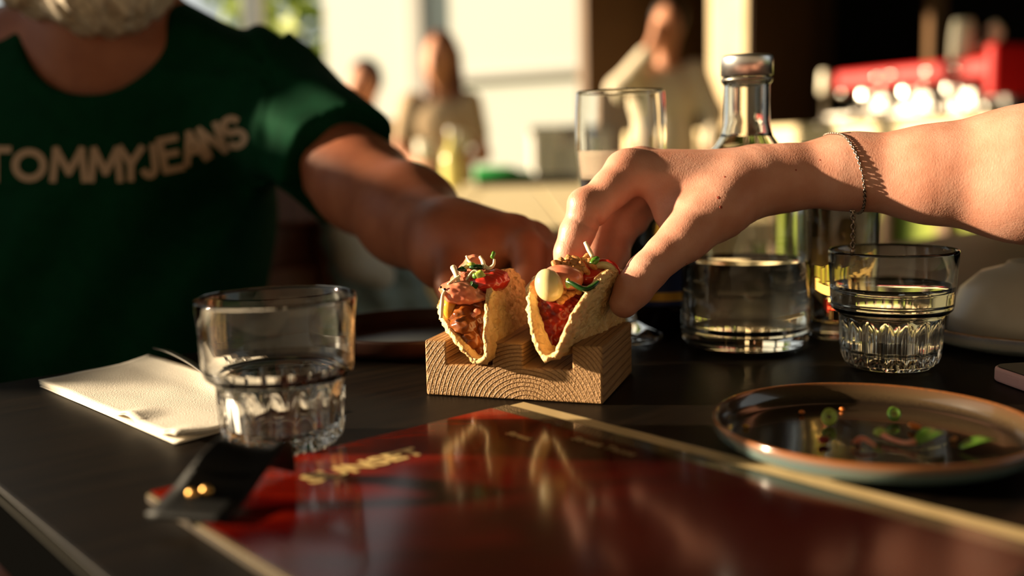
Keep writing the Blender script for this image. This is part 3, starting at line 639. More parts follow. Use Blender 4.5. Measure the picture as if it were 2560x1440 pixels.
mesh_obj('cap_ring', *lathe([(0.0165, 0.1945), (0.0186, 0.1945), (0.0186, 0.1965), (0.0165, 0.1965), (0.0165, 0.1945)], 48), M['chromed'], cp, True)
fill(t, C_IN[::-1], 0.064, M['water'])

# ------------------------------------------------------------------ beer glass, ale glass, dark bottle
B_OUT = [(0, 0.002), (0.026, 0), (0.0310, 0.001), (0.0312, 0.004), (0.022, 0.008), (0.0115, 0.014), (0.0105, 0.020), (0.0140, 0.030), (0.0200, 0.050), (0.0245, 0.072), (0.0290, 0.100), (0.0325, 0.128), (0.0345, 0.148), (0.0349, 0.160), (0.0345, 0.176), (0.0336, 0.1905), (0.0328, 0.1915)]
B_IN = [(0.0322, 0.1905), (0.0331, 0.176), (0.0335, 0.160), (0.0331, 0.148), (0.0311, 0.128), (0.0276, 0.100), (0.0230, 0.072), (0.0184, 0.050), (0.0118, 0.032), (0, 0.027)]
q = gz(1556, 862); t = thing('beer_glass', 'tall curved glass of dark beer behind the pinching fingers', 'glass', (q[0] * 1.03, q[1] * 1.03, Z))
mesh_obj('goblet', *lathe(support(B_OUT + B_IN), 96), M['glass'], t, True)
fill(t, B_IN[::-1], 0.126, M['cola'], 'dark_beer', grow=-0.0003)
mesh_obj('foam_ring', *lathe([(0.0290, 0.1257), (0.0306, 0.1257), (0.0311, 0.130), (0.0322, 0.142), (0.0325, 0.147), (0.0321, 0.147), (0.0316, 0.140), (0.0300, 0.129), (0, 0.1285), (0, 0.1257), (0.0290, 0.1257)], 64), M['foam'], t, True)
q = gz(2095, 838); t = thing('ale_glass', 'straight glass of amber ale between the carafe and the water tumbler', 'glass', (q[0], q[1], Z))
A_OUT = [(0, 0.001), (0.022, 0), (0.0255, 0.002), (0.0265, 0.008), (0.0285, 0.060), (0.0305, 0.148), (0.0300, 0.150)]
A_IN = [(0.0290, 0.148), (0.0270, 0.060), (0.0250, 0.014), (0.0230, 0.0115), (0, 0.011)]
mesh_obj('tumbler', *lathe(support(A_OUT + A_IN), 72, lambda r, z, th: r * (1 + (0.012 * cos(10 * th) if 0.01 < z < 0.12 and r > 0.0262 else 0))), M['glass'], t, True)
fill(t, A_IN[::-1], 0.130, M['ale'], 'amber_ale', grow=-0.0002)
mesh_obj('foam', *lathe([(0, 0.1298), (0.0284, 0.1298), (0.0287, 0.137), (0.027, 0.139), (0, 0.1385)], 48), M['foam'], t, True)
q = gz(1652, 850); t = thing('dark_bottle', 'squat dark bottle with gold foil behind the thumb', 'bottle', (q[0] * 1.06, q[1] * 1.06 + 0.01, Z))
mesh_obj('body', *lathe([(0, 0.001), (0.026, 0), (0.029, 0.003), (0.029, 0.062), (0.026, 0.074), (0.018, 0.084), (0.014, 0.092), (0.0135, 0.118), (0, 0.118)], 48), M['darkbottle'], t, True)
lb = mesh_obj('label', *lathe([(0.0292, 0.022), (0.0292, 0.052)], 48), M['blue'], t, True); mesh_obj('label_band', *lathe([(0.0294, 0.026), (0.0294, 0.033)], 48), M['gold'], lb, True)
mesh_obj('neck_foil', *lathe([(0.0262, 0.0745), (0.0185, 0.0845), (0.0144, 0.0925), (0.0140, 0.112)], 40, lambda r, z, th: r + 0.0005 * sin(17 * th + 300 * z)), M['gold'], t, True)
mesh_obj('cap', *lathe([(0, 0.1185), (0.0145, 0.1185), (0.0145, 0.126), (0, 0.127)], 32), M['black'], t, True)

# ------------------------------------------------------------------ plates
def plate(loc, r, h, label, mt, group='stoneware plates'):
    t = thing('stoneware_plate', label, 'plate', loc, group=group)
    P = [(0, 0.0016, 1), (r * .70, 0.0014, 1), (r * .73, 0, 1), (r * .78, 0, .98), (r * .88, 0.0022, .9), (r * .955, 0.006, .78), (r * .985, h * .5, .66), (r * .998, h * .85, .55), (r, h * .96, .50), (r * .992, h, .49), (r * .978, h * .99, .47),
         (r * .962, h * .9, .42), (r * .945, h * .6, .32), (r * .92, h * .38, .25), (r * .87, h * .27, .2), (r * .78, h * .25, .1), (r * .4, h * .24, .05), (0, h * .24, 0)]
    n = 128; V, Fc = lathe([(a, b) for a, b, c in P], n); o = mesh_obj('dish', V, Fc, mt, t, True)
    gl = []
    for a, b, c in P: gl += [c] * (1 if a < 1e-7 else n)
    at_ = o.data.attributes.new('glaze', 'FLOAT', 'POINT'); at_.data.foreach_set('value', gl)
    ft = mesh_obj('foot_ring', *lathe([(r * .70, 0.0014), (r * .70, -0.0001), (r * .73, -0.0001), (r * .73, 0.001)], 64), M['stone'], t, True)
    return t
pc = gz(2178, 1051, TOP + 0.0135); PR, PH = 0.0760, 0.0145
plate((pc[0], pc[1], Z), PR, PH, 'blue and brown glazed plate with food scraps beside the menu', M['plate'])
q = gz(1035, 862); plate((q[0], q[1], Z), 0.077, 0.017, 'dark brown plate between the empty tumbler and the taco block', M['darkplate'])
q = gz(2590, 852); plate((q[0], q[1], Z), 0.090, 0.016, 'grey plate with dark inside behind the water tumbler', glazed_plate('grey_glaze', (0.03, 0.018, 0.010), (0.22, 0.12, 0.05), (0.30, 0.29, 0.27), 0, 1))
t = thing('upturned_bowl', 'beige bowl turned upside down in the grey plate', 'bowl', (q[0] + 0.005, q[1] + 0.008, Z + 0.0045))
mesh_obj('bowl', *lathe([(0.060, 0), (0.0625, 0.001), (0.061, 0.014), (0.054, 0.032), (0.040, 0.045), (0.024, 0.050), (0.022, 0.053), (0.020, 0.053), (0.019, 0.050), (0, 0.0495), (0, 0.046), (0.038, 0.041), (0.051, 0.029), (0.058, 0.013), (0.060, 0)], 72), M['stone'], t, True)

# scraps on the front plate
fz = TOP + PH * 0.24 + 0.0006
def on_plate(px, py): p = gz(px, py, fz); return np.array([p[0], p[1], fz])
def scallion(px, py, r, label, mt, tilt=0.9):
    c = on_plate(px, py); R_ = Matrix.Translation(Vector(c) + Vector((0, 0, r * 1.0))) @ Matrix.Rotation(tilt, 4, 'X') @ Matrix.Rotation(0.5, 4, 'Z')
    V, Fc = lathe([(r, -0.0012), (r, 0.0012), (r * .66, 0.0012), (r * .66, -0.0012), (r, -0.0012)], 24, lambda a, z, th: a * (1 + 0.08 * sin(2 * th)))
    t = thing('scallion_ring', label, 'food scrap', c, group='scraps on the front plate'); mesh_obj('ring', *bl((V, Fc), R_), mt, t); mesh_obj('core', *bl(lathe([(r * .64, -0.0006), (r * .3, -0.0008), (r * .3, 0.0004), (r * .64, 0.0008)], 18), R_), M['lime'], t); return t
scallion(2073, 1062, 0.0042, 'pale green scallion ring standing on the glazed plate', M['lime'])
scallion(2235, 1052, 0.0036, 'green scallion ring nearest the far rim of the glazed plate', M['leafg'], 0.7)
def crumbs(px, py, r, label, mt, seed):
    c = on_plate(px, py); s = SDF(c - np.array([r * 2] * 3), c + np.array([r * 2.2] * 3), r / 5); rr = random.Random(seed)
    for _ in range(5): s.ell(c + np.array([rr.uniform(-.5, .5) * r, rr.uniform(-.5, .5) * r, r * rr.uniform(.35, .7)]), np.array([1, .8, .7]) * r * rr.uniform(.45, .65), r * .3)
    s.cut((c[0], c[1], fz), (0, 0, -1))
    o = s.obj('crumb', mt, sm=1); setp(o, label, 'food scrap', 'scraps on the front plate'); return o
crumbs(2286, 1074, 0.0034, 'orange crumb right of the upright scallion rings', M['carrot'], 1)
crumbs(2003, 1036, 0.0022, 'small orange crumb near the left rim of the glazed plate', M['carrot'], 2)
crumbs(2105, 1026, 0.0018, 'tiny reddish crumb by the far rim of the glazed plate', M['carrot'], 3)
crumbs(2062, 1108, 0.0034, 'dark red crumb at the front of the glazed plate', M['redmeat'], 4)
crumbs(2385, 1103, 0.0020, 'lone tan crumb on the right of the glazed plate', M['crumb'], 5)
crumbs(1866, 1070, 0.0018, 'yellow crumb beside the left rim of the glazed plate', M['mustard'], 6)
crumbs(2146, 1110, 0.0026, 'pale crumb left of the curled sprout on the plate', M['ham'], 7)
c = on_plate(2200, 1098); e = on_plate(2290, 1120); t = thing('bean_sprout', 'curled sprout with a bright green leaf on the glazed plate', 'food scrap', c, group='scraps on the front plate')
mesh_obj('stem', *tube(catmull([c + (0, 0, .003), c * .75 + e * .25 + (0, -.003, .002), c * .4 + e * .6 + (0, -.004, .002), e + (0, 0, .003)]), [.0016, .0011, .0010, .0014], 8), M['ham'], t)
mesh_obj('seed', *ball(c + (0, 0, .0035), 0.0028, 8, (1.2, .9, .8)), M['lime'], t)
def leafmesh(c, L, w, yaw, lift, curl=0.4, n=10):
    V, Fc = [], []
    for i in range(n + 1):
        s_ = i / n; ww = w * sin(pi * min(1, s_ * 0.93 + 0.05)) ** 0.7
        for j in range(-2, 3):
            x = s_ * L; y = ww * j / 2; z = lift * sin(s_ * pi * .7) + abs(j) * curl * ww * 0.3
            V.append((c[0] + x * cos(yaw) - y * sin(yaw), c[1] + x * sin(yaw) + y * cos(yaw), c[2] + z))
    for i in range(n):
        for j in range(4): k = i * 5 + j; Fc.append((k, k + 1, k + 6, k + 5))
    return V, Fc
def solid(o, th):
    m = o.modifiers.new('solid', 'SOLIDIFY'); m.thickness = th; m.offset = 0; return o
solid(subsurf(mesh_obj('leaf', *leafmesh(e + (0, 0, .002), .017, .0055, 0.35, .004), M['leafg'], t)), .0005)
c = on_plate(2400, 1125); o = solid(mesh_obj('herb_leaf', *leafmesh(c + (0, 0, .001), .018, .004, 0.1, .003), M['leafg']), .0005); setp(o, 'flat green herb leaf near the right rim of the plate', 'food scrap', 'scraps on the front plate')
c = on_plate(2130, 1115); e = on_plate(2190, 1124); o = mesh_obj('onion_strip', *tube(catmull([c + (0, 0, .0015), (c + e) / 2 + (0, .003, .004), e + (0, 0, .0015)]), [.001, .002, .0012], 8, .5), M['ham']); setp(o, 'pinkish onion strip left of the green sprout leaf', 'food scrap', 'scraps on the front plate')

# ------------------------------------------------------------------ napkin and fork
NA, NB, NC = gz(100, 968)[:2], gz(440, 1114)[:2], gz(392, 908)[:2]; e1 = NB - NA; e2 = NC - NA
t = thing('paper_napkin', 'folded white paper napkin lying left of the empty tumbler', 'napkin', (NA[0], NA[1], Z))
def ply(k, z0, grow, amp):
    n, m_ = 40, 18; V, Fc = [], []
    for i in range(n + 1):
        for j in range(m_ + 1):
            a = i / n; b = j / m_; p = NA + e1 * (a * (1 + grow) - grow * .3) + e2 * (b * (1 - 0.02 * k))
            z = z0 + amp * (noise.noise(Vector((a * 6, b * 4, k * 3.1))) * .5 + .4) * (1 if k else .15) + 0.004 * max(0, b - .75) * k + (0.0035 * max(0, sin((a - .62) * 22)) * max(0, .25 - b) * 4 if k and a > .62 else 0)
            w = 0.0015 * noise.noise(Vector((a * 9, k, 2))) * (b < .1)
            V.append((p[0] + w, p[1] - w, z))
    for i in range(n):
        for j in range(m_): q = i * (m_ + 1) + j; Fc.append((q, q + m_ + 1, q + m_ + 2, q + 1))
    return V, Fc
for k in range(4): solid(mesh_obj('ply', *ply(k, Z + 0.0004 + 0.0011 * k, 0.01 * k, 0.0012), M['napkin'], t), 0.0005)
t = thing('fork', 'steel fork resting across the far end of the napkin', 'fork', gz(392, 902))
fp = [np.array([*gz(x, y)[:2], TOP + z]) for x, y, z in ((388, 900, .009), (430, 917, .0105), (480, 946, .011), (525, 978, .0105), (570, 1004, .0095), (610, 1020, .0085))]
mesh_obj('handle', *tube(catmull(fp), [.0022, .0042, .0036, .0026, .0022, .0030], 10, .35), M['steel'], t)
dirf = fp[-1] - fp[-2]; dirf /= np.linalg.norm(dirf); sd_ = np.array([-dirf[1], dirf[0], 0])
for k in range(4): mesh_obj('tine', *tube(catmull([fp[-1] + sd_ * (k - 1.5) * .003, fp[-1] + dirf * .012 + sd_ * (k - 1.5) * .0048 - (0, 0, .001), fp[-1] + dirf * .030 + sd_ * (k - 1.5) * .0048 + (0, 0, .0005)]), [.0022, .0016, .0008], 6, .5), M['steel'], t)

# ------------------------------------------------------------------ menu board
MC = np.array([0.0006, 0.5615]) + UA * 0.006                     # top right corner
def mp(s, d): return MC - UA * s - VA * d                        # s: distance left of the right edge, d: down from the top edge
MW, MH = 0.222, 0.297
t = thing('menu', 'dark red laminated menu on a cream board in the foreground', 'menu', (*mp(MW / 2, MH / 2), Z), TROT)
o = mesh_obj('board', *slab([mp(MW, MH), mp(0, MH), mp(0, 0), mp(MW, 0)], Z, Z + 0.0032), M['board'], t, smooth=False); o.data.materials.append(M['boardshade'])
for p_ in o.data.polygons[2:]: p_.material_index = 1
o = mesh_obj('sheet_border', *slab([mp(MW - .0006, MH - .001), mp(.0135, MH - .001), mp(.0135, .0008), mp(MW - .0006, .0008)], Z + 0.0033, Z + 0.0043), M['lam'], t, smooth=False, label='dark olive border of the laminated sheet')
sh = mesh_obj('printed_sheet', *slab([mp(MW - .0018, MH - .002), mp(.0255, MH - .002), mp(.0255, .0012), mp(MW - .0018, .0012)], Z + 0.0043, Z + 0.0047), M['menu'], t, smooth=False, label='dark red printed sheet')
def text_mesh(s, size, bold=0.0, sx=1.0):
    cu = bpy.data.curves.new('t', 'FONT'); cu.body = s; cu.size = size; cu.offset = bold; cu.resolution_u = 3; cu.align_x = 'CENTER'
    ob = bpy.data.objects.new('t', cu); COL.objects.link(ob); dg = bpy.context.evaluated_depsgraph_get(); dg.update()
    me = bpy.data.meshes.new_from_object(ob.evaluated_get(dg)); bpy.data.objects.remove(ob); bpy.data.curves.remove(cu)
    for v in me.vertices: v.co.x *= sx
    return me
def menu_text(s, size, px, py, mt, ang, bold=0.0, name='lettering'):
    c = gz(px, py, Z + 0.0050); me = text_mesh(s, size, bold); me.transform(Matrix.Translation((c[0], c[1], Z + 0.0050)) @ Matrix.Rotation(ang, 4, 'Z'))
    return link(name, me, mt, t, smooth=False)
menu_text('SUNSET', 0.018, 930, 1168, M['ink'], TROT, 0.0006)
menu_text('Street', 0.007, 1290, 1092, M['ink'], TROT - pi / 2, 0.0002)
menu_text('Street Tacos', 0.008, 1500, 1118, M['inkd'], TROT - pi / 2, 0.0002)
# leather strap riveted to the corner of the menu
Lp = [gz(366, 1290, Z + .0062), at(430, 1226, .398), at(490, 1150, .402), at(535, 1105, .408), at(556, 1097, .418), at(572, 1112, .428), at(578, 1140, .434)]
Rp = [gz(565, 1304, Z + .0062), at(622, 1240, .398), at(674, 1165, .405), at(710, 1112, .413), at(727, 1102, .423), at(736, 1130, .433), at(738, 1178, .440)]
Lp, Rp = catmull(Lp, 5), catmull(Rp, 5); V, Fc = [], []
for a, b in zip(Lp, Rp):
    for k in range(7): s_ = k / 6; V.append(a * (1 - s_) + b * s_ + np.array([0, 0, -0.004 * sin(pi * s_)]) * (1 if a[2] > TOP + .02 else 0))
for i in range(len(Lp) - 1):
    for k in range(6): q = i * 7 + k; Fc.append((q, q + 1, q + 8, q + 7))
st = mesh_obj('strap', V, Fc, M['leather'], t, label='curled black leather strap with two brass rivets'); solid(st, 0.0022)
dgs = bpy.context.evaluated_depsgraph_get(); dgs.update(); bvs = BVHTree.FromObject(st.evaluated_get(dgs), dgs)
for px, py in ((482, 1236), (517, 1228)):
    h_ = bvs.ray_cast(Vector(CAM), Vector(ray(px, py)).normalized(), 3); c = h_[0] if h_[0] is not None else at(px, py, .395); mesh_obj('rivet', *ball(c, 0.0026, 8, (1, .7, 1)), M['brass'], st)

# ------------------------------------------------------------------ phone
pa = gz(2468, 948)[:2]; pb = gz(2570, 985)[:2]; ex_ = (pb - pa) / np.linalg.norm(pb - pa); ey_ = np.array([-ex_[1], ex_[0]])
PM = Matrix(((ex_[0], ey_[0], 0, pa[0]), (ex_[1], ey_[1], 0, pa[1]), (0, 0, 1, Z), (0, 0, 0, 1)))
def rrect(w, h, r, n=6): return [(x + r * cos(a), y + r * sin(a)) for x, y, a0 in ((w - r, h - r, 0), (r, h - r, pi / 2), (r, r, pi), (w - r, r, 3 * pi / 2)) for a in [a0 + pi / 2 * i / n for i in range(n + 1)]]
t = thing('phone', 'smartphone with pink edge lying screen up at the right', 'phone', (pa[0], pa[1], Z))
o = mesh_obj('case', *bl(slab(rrect(.072, .148, .010), 0, .0092), PM), M['phonecase'], t, smooth=False); bevel(o, .0018, 3)
mesh_obj('screen', *bl(slab([(x + .0015, y + .0015) for x, y in rrect(.069, .145, .009)], .0092, .0096), PM), M['screen'], t, smooth=False)
bx('side_button', M['phonecase'], .020, .030, -.0004, .0006, .004, .006, parent=t, M=PM)

# ================================================================== TACO BLOCK AND TACOS
HX = np.array([0.9496, -0.3134, 0]); HY = np.array([0.3134, 0.9496, 0]); HROT = math.atan2(HX[1], HX[0])
HW, HD, HH, ND = 0.1117, 0.086, 0.0345, 0.0145
HF = (gz(1066, 988) + gz(1508, 1013)) / 2                          # middle of the front bottom edge
HC = HF + HY * HD / 2
poly = [(-HW / 2, 0), (HW / 2, 0), (HW / 2, HH), (.0375, HH), (.0375, HH - ND), (.0075, HH - ND), (.0075, HH), (-.0123, HH), (-.0123, HH - ND), (-.0413, HH - ND), (-.0413, HH), (-HW / 2, HH)]
M['block'] = wood_rings('pine_block', (0.50, 0.275, 0.105), (0.27, 0.115, 0.035), (0.008, -0.014), 400, 0.62, 1.0)
o = mesh_obj('taco_block', *prism(poly, -HD / 2, HD / 2), M['block'], smooth=False); o.location = (HC[0], HC[1], Z); o.rotation_euler = (0, 0, HROT)
bm = bmesh.new(); bm.from_mesh(o.data); bmesh.ops.recalc_face_normals(bm, faces=bm.faces); bm.to_mesh(o.data); bm.free()
bevel(o, 0.0014, 3); setp(o, 'notched pine wood block holding two tacos', 'taco holder')

def shell(Rt, phL, phR, th, seed, rb=0.0060, nw=110, ns=90):
    def cross(w):
        sg = -1 if w < 0 else 1; ph = phL if w < 0 else phR; w = abs(w); thm = pi / 2 - ph; la = rb * thm
        if w < la: a = w / rb; x, z, t_ = rb * sin(a), rb * (1 - cos(a)), a
        else:
            a = thm; bend = 2.0 * (w - la); t_ = a - bend * 0.5 * (1 if ph > 0.2 else 0.2); x = rb * sin(a) + (w - la) * cos(a - bend * .25 * (1 if ph > .2 else .2)); z = rb * (1 - cos(a)) + (w - la) * sin(a - bend * .25 * (1 if ph > .2 else .2))
        return np.array([sg * x, z]), np.array([sg * sin(t_), -cos(t_)])        # point, outward normal
    outer, inner = [], []
    for i in range(nw + 1):
        q = -cos(pi * i / nw)
        for j in range(ns + 1):
            e = -cos(pi * j / ns); wob = 1 + 0.035 * noise.noise(Vector((q * 3 + seed, e * 2.5, seed))) + 0.03 * noise.noise(Vector((q * 14, e * 9, seed)))
            w = q * Rt * wob; sm = Rt * wob * sqrt(max(1 - q * q, 0.0)) * 0.985 + 0.004
            y = e * sm; p, nn = cross(w)
            b = 0.0012 * noise.noise(Vector((w * 170, y * 170, seed))) + 0.0024 * max(0, noise.noise(Vector((w * 330, y * 330, seed + 4)))) + 0.0008 * noise.noise(Vector((w * 700, y * 700, seed)))
            b2 = 0.0006 * noise.noise(Vector((w * 260, y * 260, seed + 9)))
            wy = 0.0016 * noise.noise(Vector((w * 40, y * 40, seed + 2)))
            ed = 1 - 0.55 * max(abs(e) ** 10, 0)
            po = p + nn * (th / 2 * ed + b + wy); pi_ = p - nn * (th / 2 * ed + b2 - wy)
            outer.append((po[0], y, po[1])); inner.append((pi_[0], y, pi_[1]))
    n = len(outer); W_ = ns + 1; Fc = []
    for i in range(nw):
        for j in range(ns):
            a = i * W_ + j; Fc.append((a, a + W_, a + W_ + 1, a + 1)); Fc.append((a + n, a + 1 + n, a + W_ + 1 + n, a + W_ + n))
    def seam(a, b): Fc.append((a, b, b + n, a + n))
    for i in range(nw): seam((i + 1) * W_, i * W_); seam(i * W_ + ns, (i + 1) * W_ + ns)
    for j in range(ns): seam(j, j + 1); seam(nw * W_ + j + 1, nw * W_ + j)
    zmin = min(v[2] for v in outer)
    return [(x, y, z - zmin) for x, y, z in outer + inner], Fc
def taco(xl, yaw, roll, Rt, phL, phR, seed, label, lift=0.0, fwd=0.0):
    base = HC + HX * xl + HY * fwd; loc = (base[0], base[1], Z + HH - ND + 0.0006 + lift)
    R_ = Matrix.Rotation(HROT + yaw, 4, 'Z') @ Matrix.Rotation(roll, 4, 'Y')
    t = thing('taco', label, 'taco', loc, R_, group='small fried tacos')
    V, Fc = shell(Rt, phL, phR, 0.0050, seed); o = mesh_obj('shell', V, Fc, M['shell'], t, True)
    bm = bmesh.new(); bm.from_mesh(o.data); bmesh.ops.remove_doubles(bm, verts=bm.verts, dist=2e-5); bmesh.ops.recalc_face_normals(bm, faces=bm.faces); bm.to_mesh(o.data); bm.free()
    return t
def lump(name, mt, parent, spec, h=0.0007, k=0.002, wob=0.0, sm=2, label=None):
    """spec: list of (px, py, Y, (rx, ry, rz))"""
    C_ = [(at(a, b, y), np.array(r)) for a, b, y, r in spec]; lo = np.min([c - r.max() * 1.4 - k for c, r in C_], 0); hi = np.max([c + r.max() * 1.4 + k for c, r in C_], 0)
    s = SDF(lo, hi, h)
    for c, r in C_: s.ell(c, r, k)
    if wob: s.warp(lambda x, y, z: wob * np.sin(x * 900 + 1.3 * y * 500) * np.sin(y * 800 + z * 300) * np.sin(z * 850 + x * 200))
    return s.obj(name, mt, parent, sm=sm, label=label)
def strand(name, mt, parent, pts, rad, n=8, flat=1.0):
    return mesh_obj(name, *tube(catmull([at(*p) for p in pts], 6), rad, n, flat), mt, parent)

tA = taco(-0.0168, 0.03, -0.24, 0.0505, radians(33), radians(6), 3.0, 'left taco topped with pink slices, sprouts and scallion')
tB = taco(0.0345, -0.16, 0.0, 0.0505, radians(28), radians(17), 11.0, 'right taco with red meat and mayonnaise pinched by fingers', lift=0.004)

# ---- left taco filling
for sp in ([(1195, 888, .5935, (.0055, .006, .006))], [(1180, 850, .598, (.009, .010, .0085)), (1205, 868, .597, (.006, .007, .007))], [(1212, 835, .600, (.007, .010, .010))],
           [(1165, 812, .602, (.010, .012, .0085))], [(1200, 795, .606, (.010, .012, .009)), (1212, 812, .604, (.006, .008, .008))], [(1160, 785, .609, (.010, .014, .009))], [(1205, 760, .614, (.009, .014, .010))],
           [(1180, 800, .622, (.010, .014, .014))], [(1180, 750, .630, (.012, .018, .012))]):
    lump('meat_chunk', M['stewed'], tA, sp, wob=0.0008)
lump('onion_piece', M['ham'], tA, [(1193, 788, .5975, (.0030, .002, .0045)), (1186, 797, .5970, (.0042, .002, .0025))], k=.003, label='glossy translucent onion')
lump('mustard_drop', M['mustard'], tA, [(1124, 772, .6035, (.0042, .0042, .0065)), (1127, 752, .606, (.003, .003, .004))], k=.004)
for spx, mtn in (([(1150, 722, .606, (.013, .012, .0055)), (1172, 742, .604, (.013, .010, .0035)), (1150, 740, .603, (.010, .008, .004))], 'ham'), ([(1215, 705, .612, (.013, .013, .0065)), (1245, 698, .618, (.007, .012, .006))], 'radish'),
                 ([(1180, 700, .618, (.014, .014, .006))], 'ham'), ([(1185, 655, .632, (.006, .006, .005)), (1180, 672, .630, (.009, .009, .004))], 'ham')):
    lump('pink_slice', M[mtn], tA, spx, k=.004, wob=.0006)
for pts, r in ((((1103, 795, .594), (1105, 762, .5945), (1110, 732, .597), (1140, 706, .601)), [.0010, .0013, .0011, .0009]), (((1133, 668, .612), (1141, 688, .606), (1147, 712, .6015), (1142, 724, .600), (1132, 742, .599)), [.0020, .0016, .0014, .0010, .0008]),
               (((1146, 716, .6008), (1154, 732, .599), (1156, 745, .5985)), [.0010, .0009, .0007]), (((1150, 676, .612), (1165, 668, .616), (1182, 664, .620)), [.0018, .0018, .0014]), (((1166, 640, .628), (1172, 652, .626), (1180, 660, .624)), [.0008, .0010, .0010]),
               (((1200, 642, .622), (1208, 656, .618), (1210, 672, .614)), [.0010, .0014, .0012]), (((1210, 665, .616), (1222, 671, .614), (1234, 662, .614), (1236, 648, .615)), [.0014, .0013, .0010, .0008]), (((1165, 700, .604), (1185, 677, .606), (1205, 688, .604), (1216, 695, .605)), [.0007, .0008, .0008, .0006]), (((1120, 712, .600), (1135, 700, .602), (1150, 690, .604)), [.0009, .0010, .0009])):
    strand('sprout', M['sprout'], tA, pts, r)
for c_, r, mtn in (((1232, 638, .615), (.0014, .0014, .0026), 'leafg'), ((1200, 690, .604), (.0034, .0020, .0034), 'lime'), ((1192, 692, .605), (.0030, .0025, .0028), 'leafg'), ((1220, 705, .603), (.0040, .0022, .0022), 'leafg'), ((1155, 674, .611), (.0028, .0022, .0018), 'leafd'), ((1190, 668, .613), (.0048, .0028, .0018), 'leafd'), ((1178, 662, .615), (.0030, .0026, .0016), 'lime')):
    lump('scallion_bit', M[mtn], tA, [(*c_, r)], k=.001, h=.0005, wob=.0007)
c = at(1184, 714, .600); Mc = Matrix.Translation(Vector(c)) @ Matrix.Rotation(.5, 4, 'Y') @ Matrix.Rotation(.4, 4, 'Z'); bx('scallion_cube', M['leafd'], -.0022, .0022, -.0018, .0018, -.0019, .0019, parent=tA, bev=.0004, M=Mc)
for px, py in ((1102, 718), (1112, 723)): mesh_obj('seed', *ball(at(px, py, .5965), .0008, 6), M['sesame'], tA)

# ---- right taco filling
lump('meat_core', M['redmeat'], tB, [(1374, 842, .592, (.007, .010, .010)), (1383, 808, .595, (.012, .012, .011)), (1390, 775, .600, (.0155, .015, .011)), (1410, 748, .608, (.018, .018, .010)), (1430, 722, .624, (.018, .020, .010)), (1374, 864, .587, (.004, .005, .006))], k=.006, wob=.0012)
rr = random.Random(5)
for i in range(26):
    y0 = rr.uniform(748, 850); fr = (860 - y0) / 110; xl_ = 1372 - 42 * fr; xr_ = 1376 + 72 * fr; x0 = rr.uniform(xl_, xr_); Yb = 0.5815 + 0.011 * fr + rr.uniform(-.0008, .002)
    dx, dy = rr.uniform(-16, 16), rr.uniform(14, 40); x1 = min(max(x0 + dx, 1352), 1400 + 40 * fr)
    strand('meat_shred', M['redmeat'], tB, ((x0, y0, Yb + .002), ((x0 + x1) / 2 + rr.uniform(-5, 5), y0 + dy * .5, Yb - .001), (x1, min(y0 + dy, 872), Yb + .001)), [.0009, rr.uniform(.0014, .0021), .0008], 7)
lump('mayonnaise_dollop', M['mayo'], tB, [(1374, 712, .5880, (.0072, .0070, .0084)), (1362, 703, .5895, (.0050, .0050, .0062)), (1378, 728, .5885, (.0060, .0060, .0050))], k=.006)
lump('pink_slice', M['ham'], tB, [(1412, 690, .600, (.0105, .010, .0060)), (1420, 705, .597, (.0085, .007, .0055)), (1390, 683, .602, (.007, .008, .004))], k=.005)
c = at(1500, 688, .612); Mc = Matrix.Translation(Vector(c)) @ Matrix.Rotation(radians(62), 4, 'X') @ Matrix.Rotation(-.25, 4, 'Y')
arc = [(radians(a), .0085 - .0012 * i * .3) for i, a in enumerate(range(-15, 200, 18))]
mesh_obj('radish_curl', *bl(tube([(r * cos(a) * 1.15, r * sin(a), 0) for a, r in arc], [.0018, .0026, .0026, .0016], 10, 1.3), Mc), M['mayo'], tB, label='pale curled radish slice')
mesh_obj('radish_skin', *bl(tube([(r * 1.28 * cos(a) * 1.12, r * 1.28 * sin(a), -.0006) for a, r in arc], [.0012, .0022, .0022, .0012], 10, 1.6), Mc), M['radish'], tB)
lump('pink_slice', M['radish'], tB, [(1470, 690, .615, (.012, .012, .006)), (1505, 668, .626, (.008, .010, .004))], k=.004)
cr = [(1390, 660, .606), (1402, 652, .608), (1414, 662, .606), (1426, 668, .605), (1436, 660, .608), (1446, 672, .604), (1452, 662, .607), (1440, 650, .612), (1458, 650, .613), (1466, 642, .616), (1472, 655, .611), (1480, 664, .608), (1448, 684, .601), (1432, 680, .602), (1420, 648, .612), (1462, 676, .604),
      (1404, 732, .5905), (1410, 744, .588), (1418, 738, .590), (1426, 735, .592), (1436, 724, .596), (1428, 720, .597), (1444, 730, .596), (1402, 752, .587)]
for i, (a, b, y) in enumerate(cr):
    r = .0022 + .0011 * rr.random(); lump('fried_onion_crumb', M['crumb'], tB, [(a, b, y, (r, r, r * .8)), (a + rr.uniform(-7, 7), b + rr.uniform(-6, 6), y + .001, (r * .7, r * .6, r * .9)), (a + rr.uniform(-9, 9), b + rr.uniform(-5, 5), y, (r * .6, r * .6, r * .5))], k=.0008, h=.0006, wob=.0006, sm=1)
strand('scallion_curl', M['leafd'], tB, ((1419, 704, .583), (1432, 709, .580), (1446, 717, .578), (1462, 723, .577), (1480, 716, .578), (1496, 703, .580)), [.0022, .0026, .0030, .0033, .0028, .0016], 10, .55)
mesh_obj('scallion_tip', *ball(at(1420, 708, .582), .0024, 8, (.7, .7, 1.3)), M['lime'], tB)
strand('sprout', M['sprout'], tB, ((1463, 606, .615), (1472, 624, .612), (1482, 642, .610)), [.0013, .0016, .0014])
lump('herb_bud', M['leafg'], tB, [(1488, 650, .609, (.0026, .0022, .0026)), (1482, 657, .608, (.0022, .0020, .0018))], k=.001, h=.0005, wob=.0006)

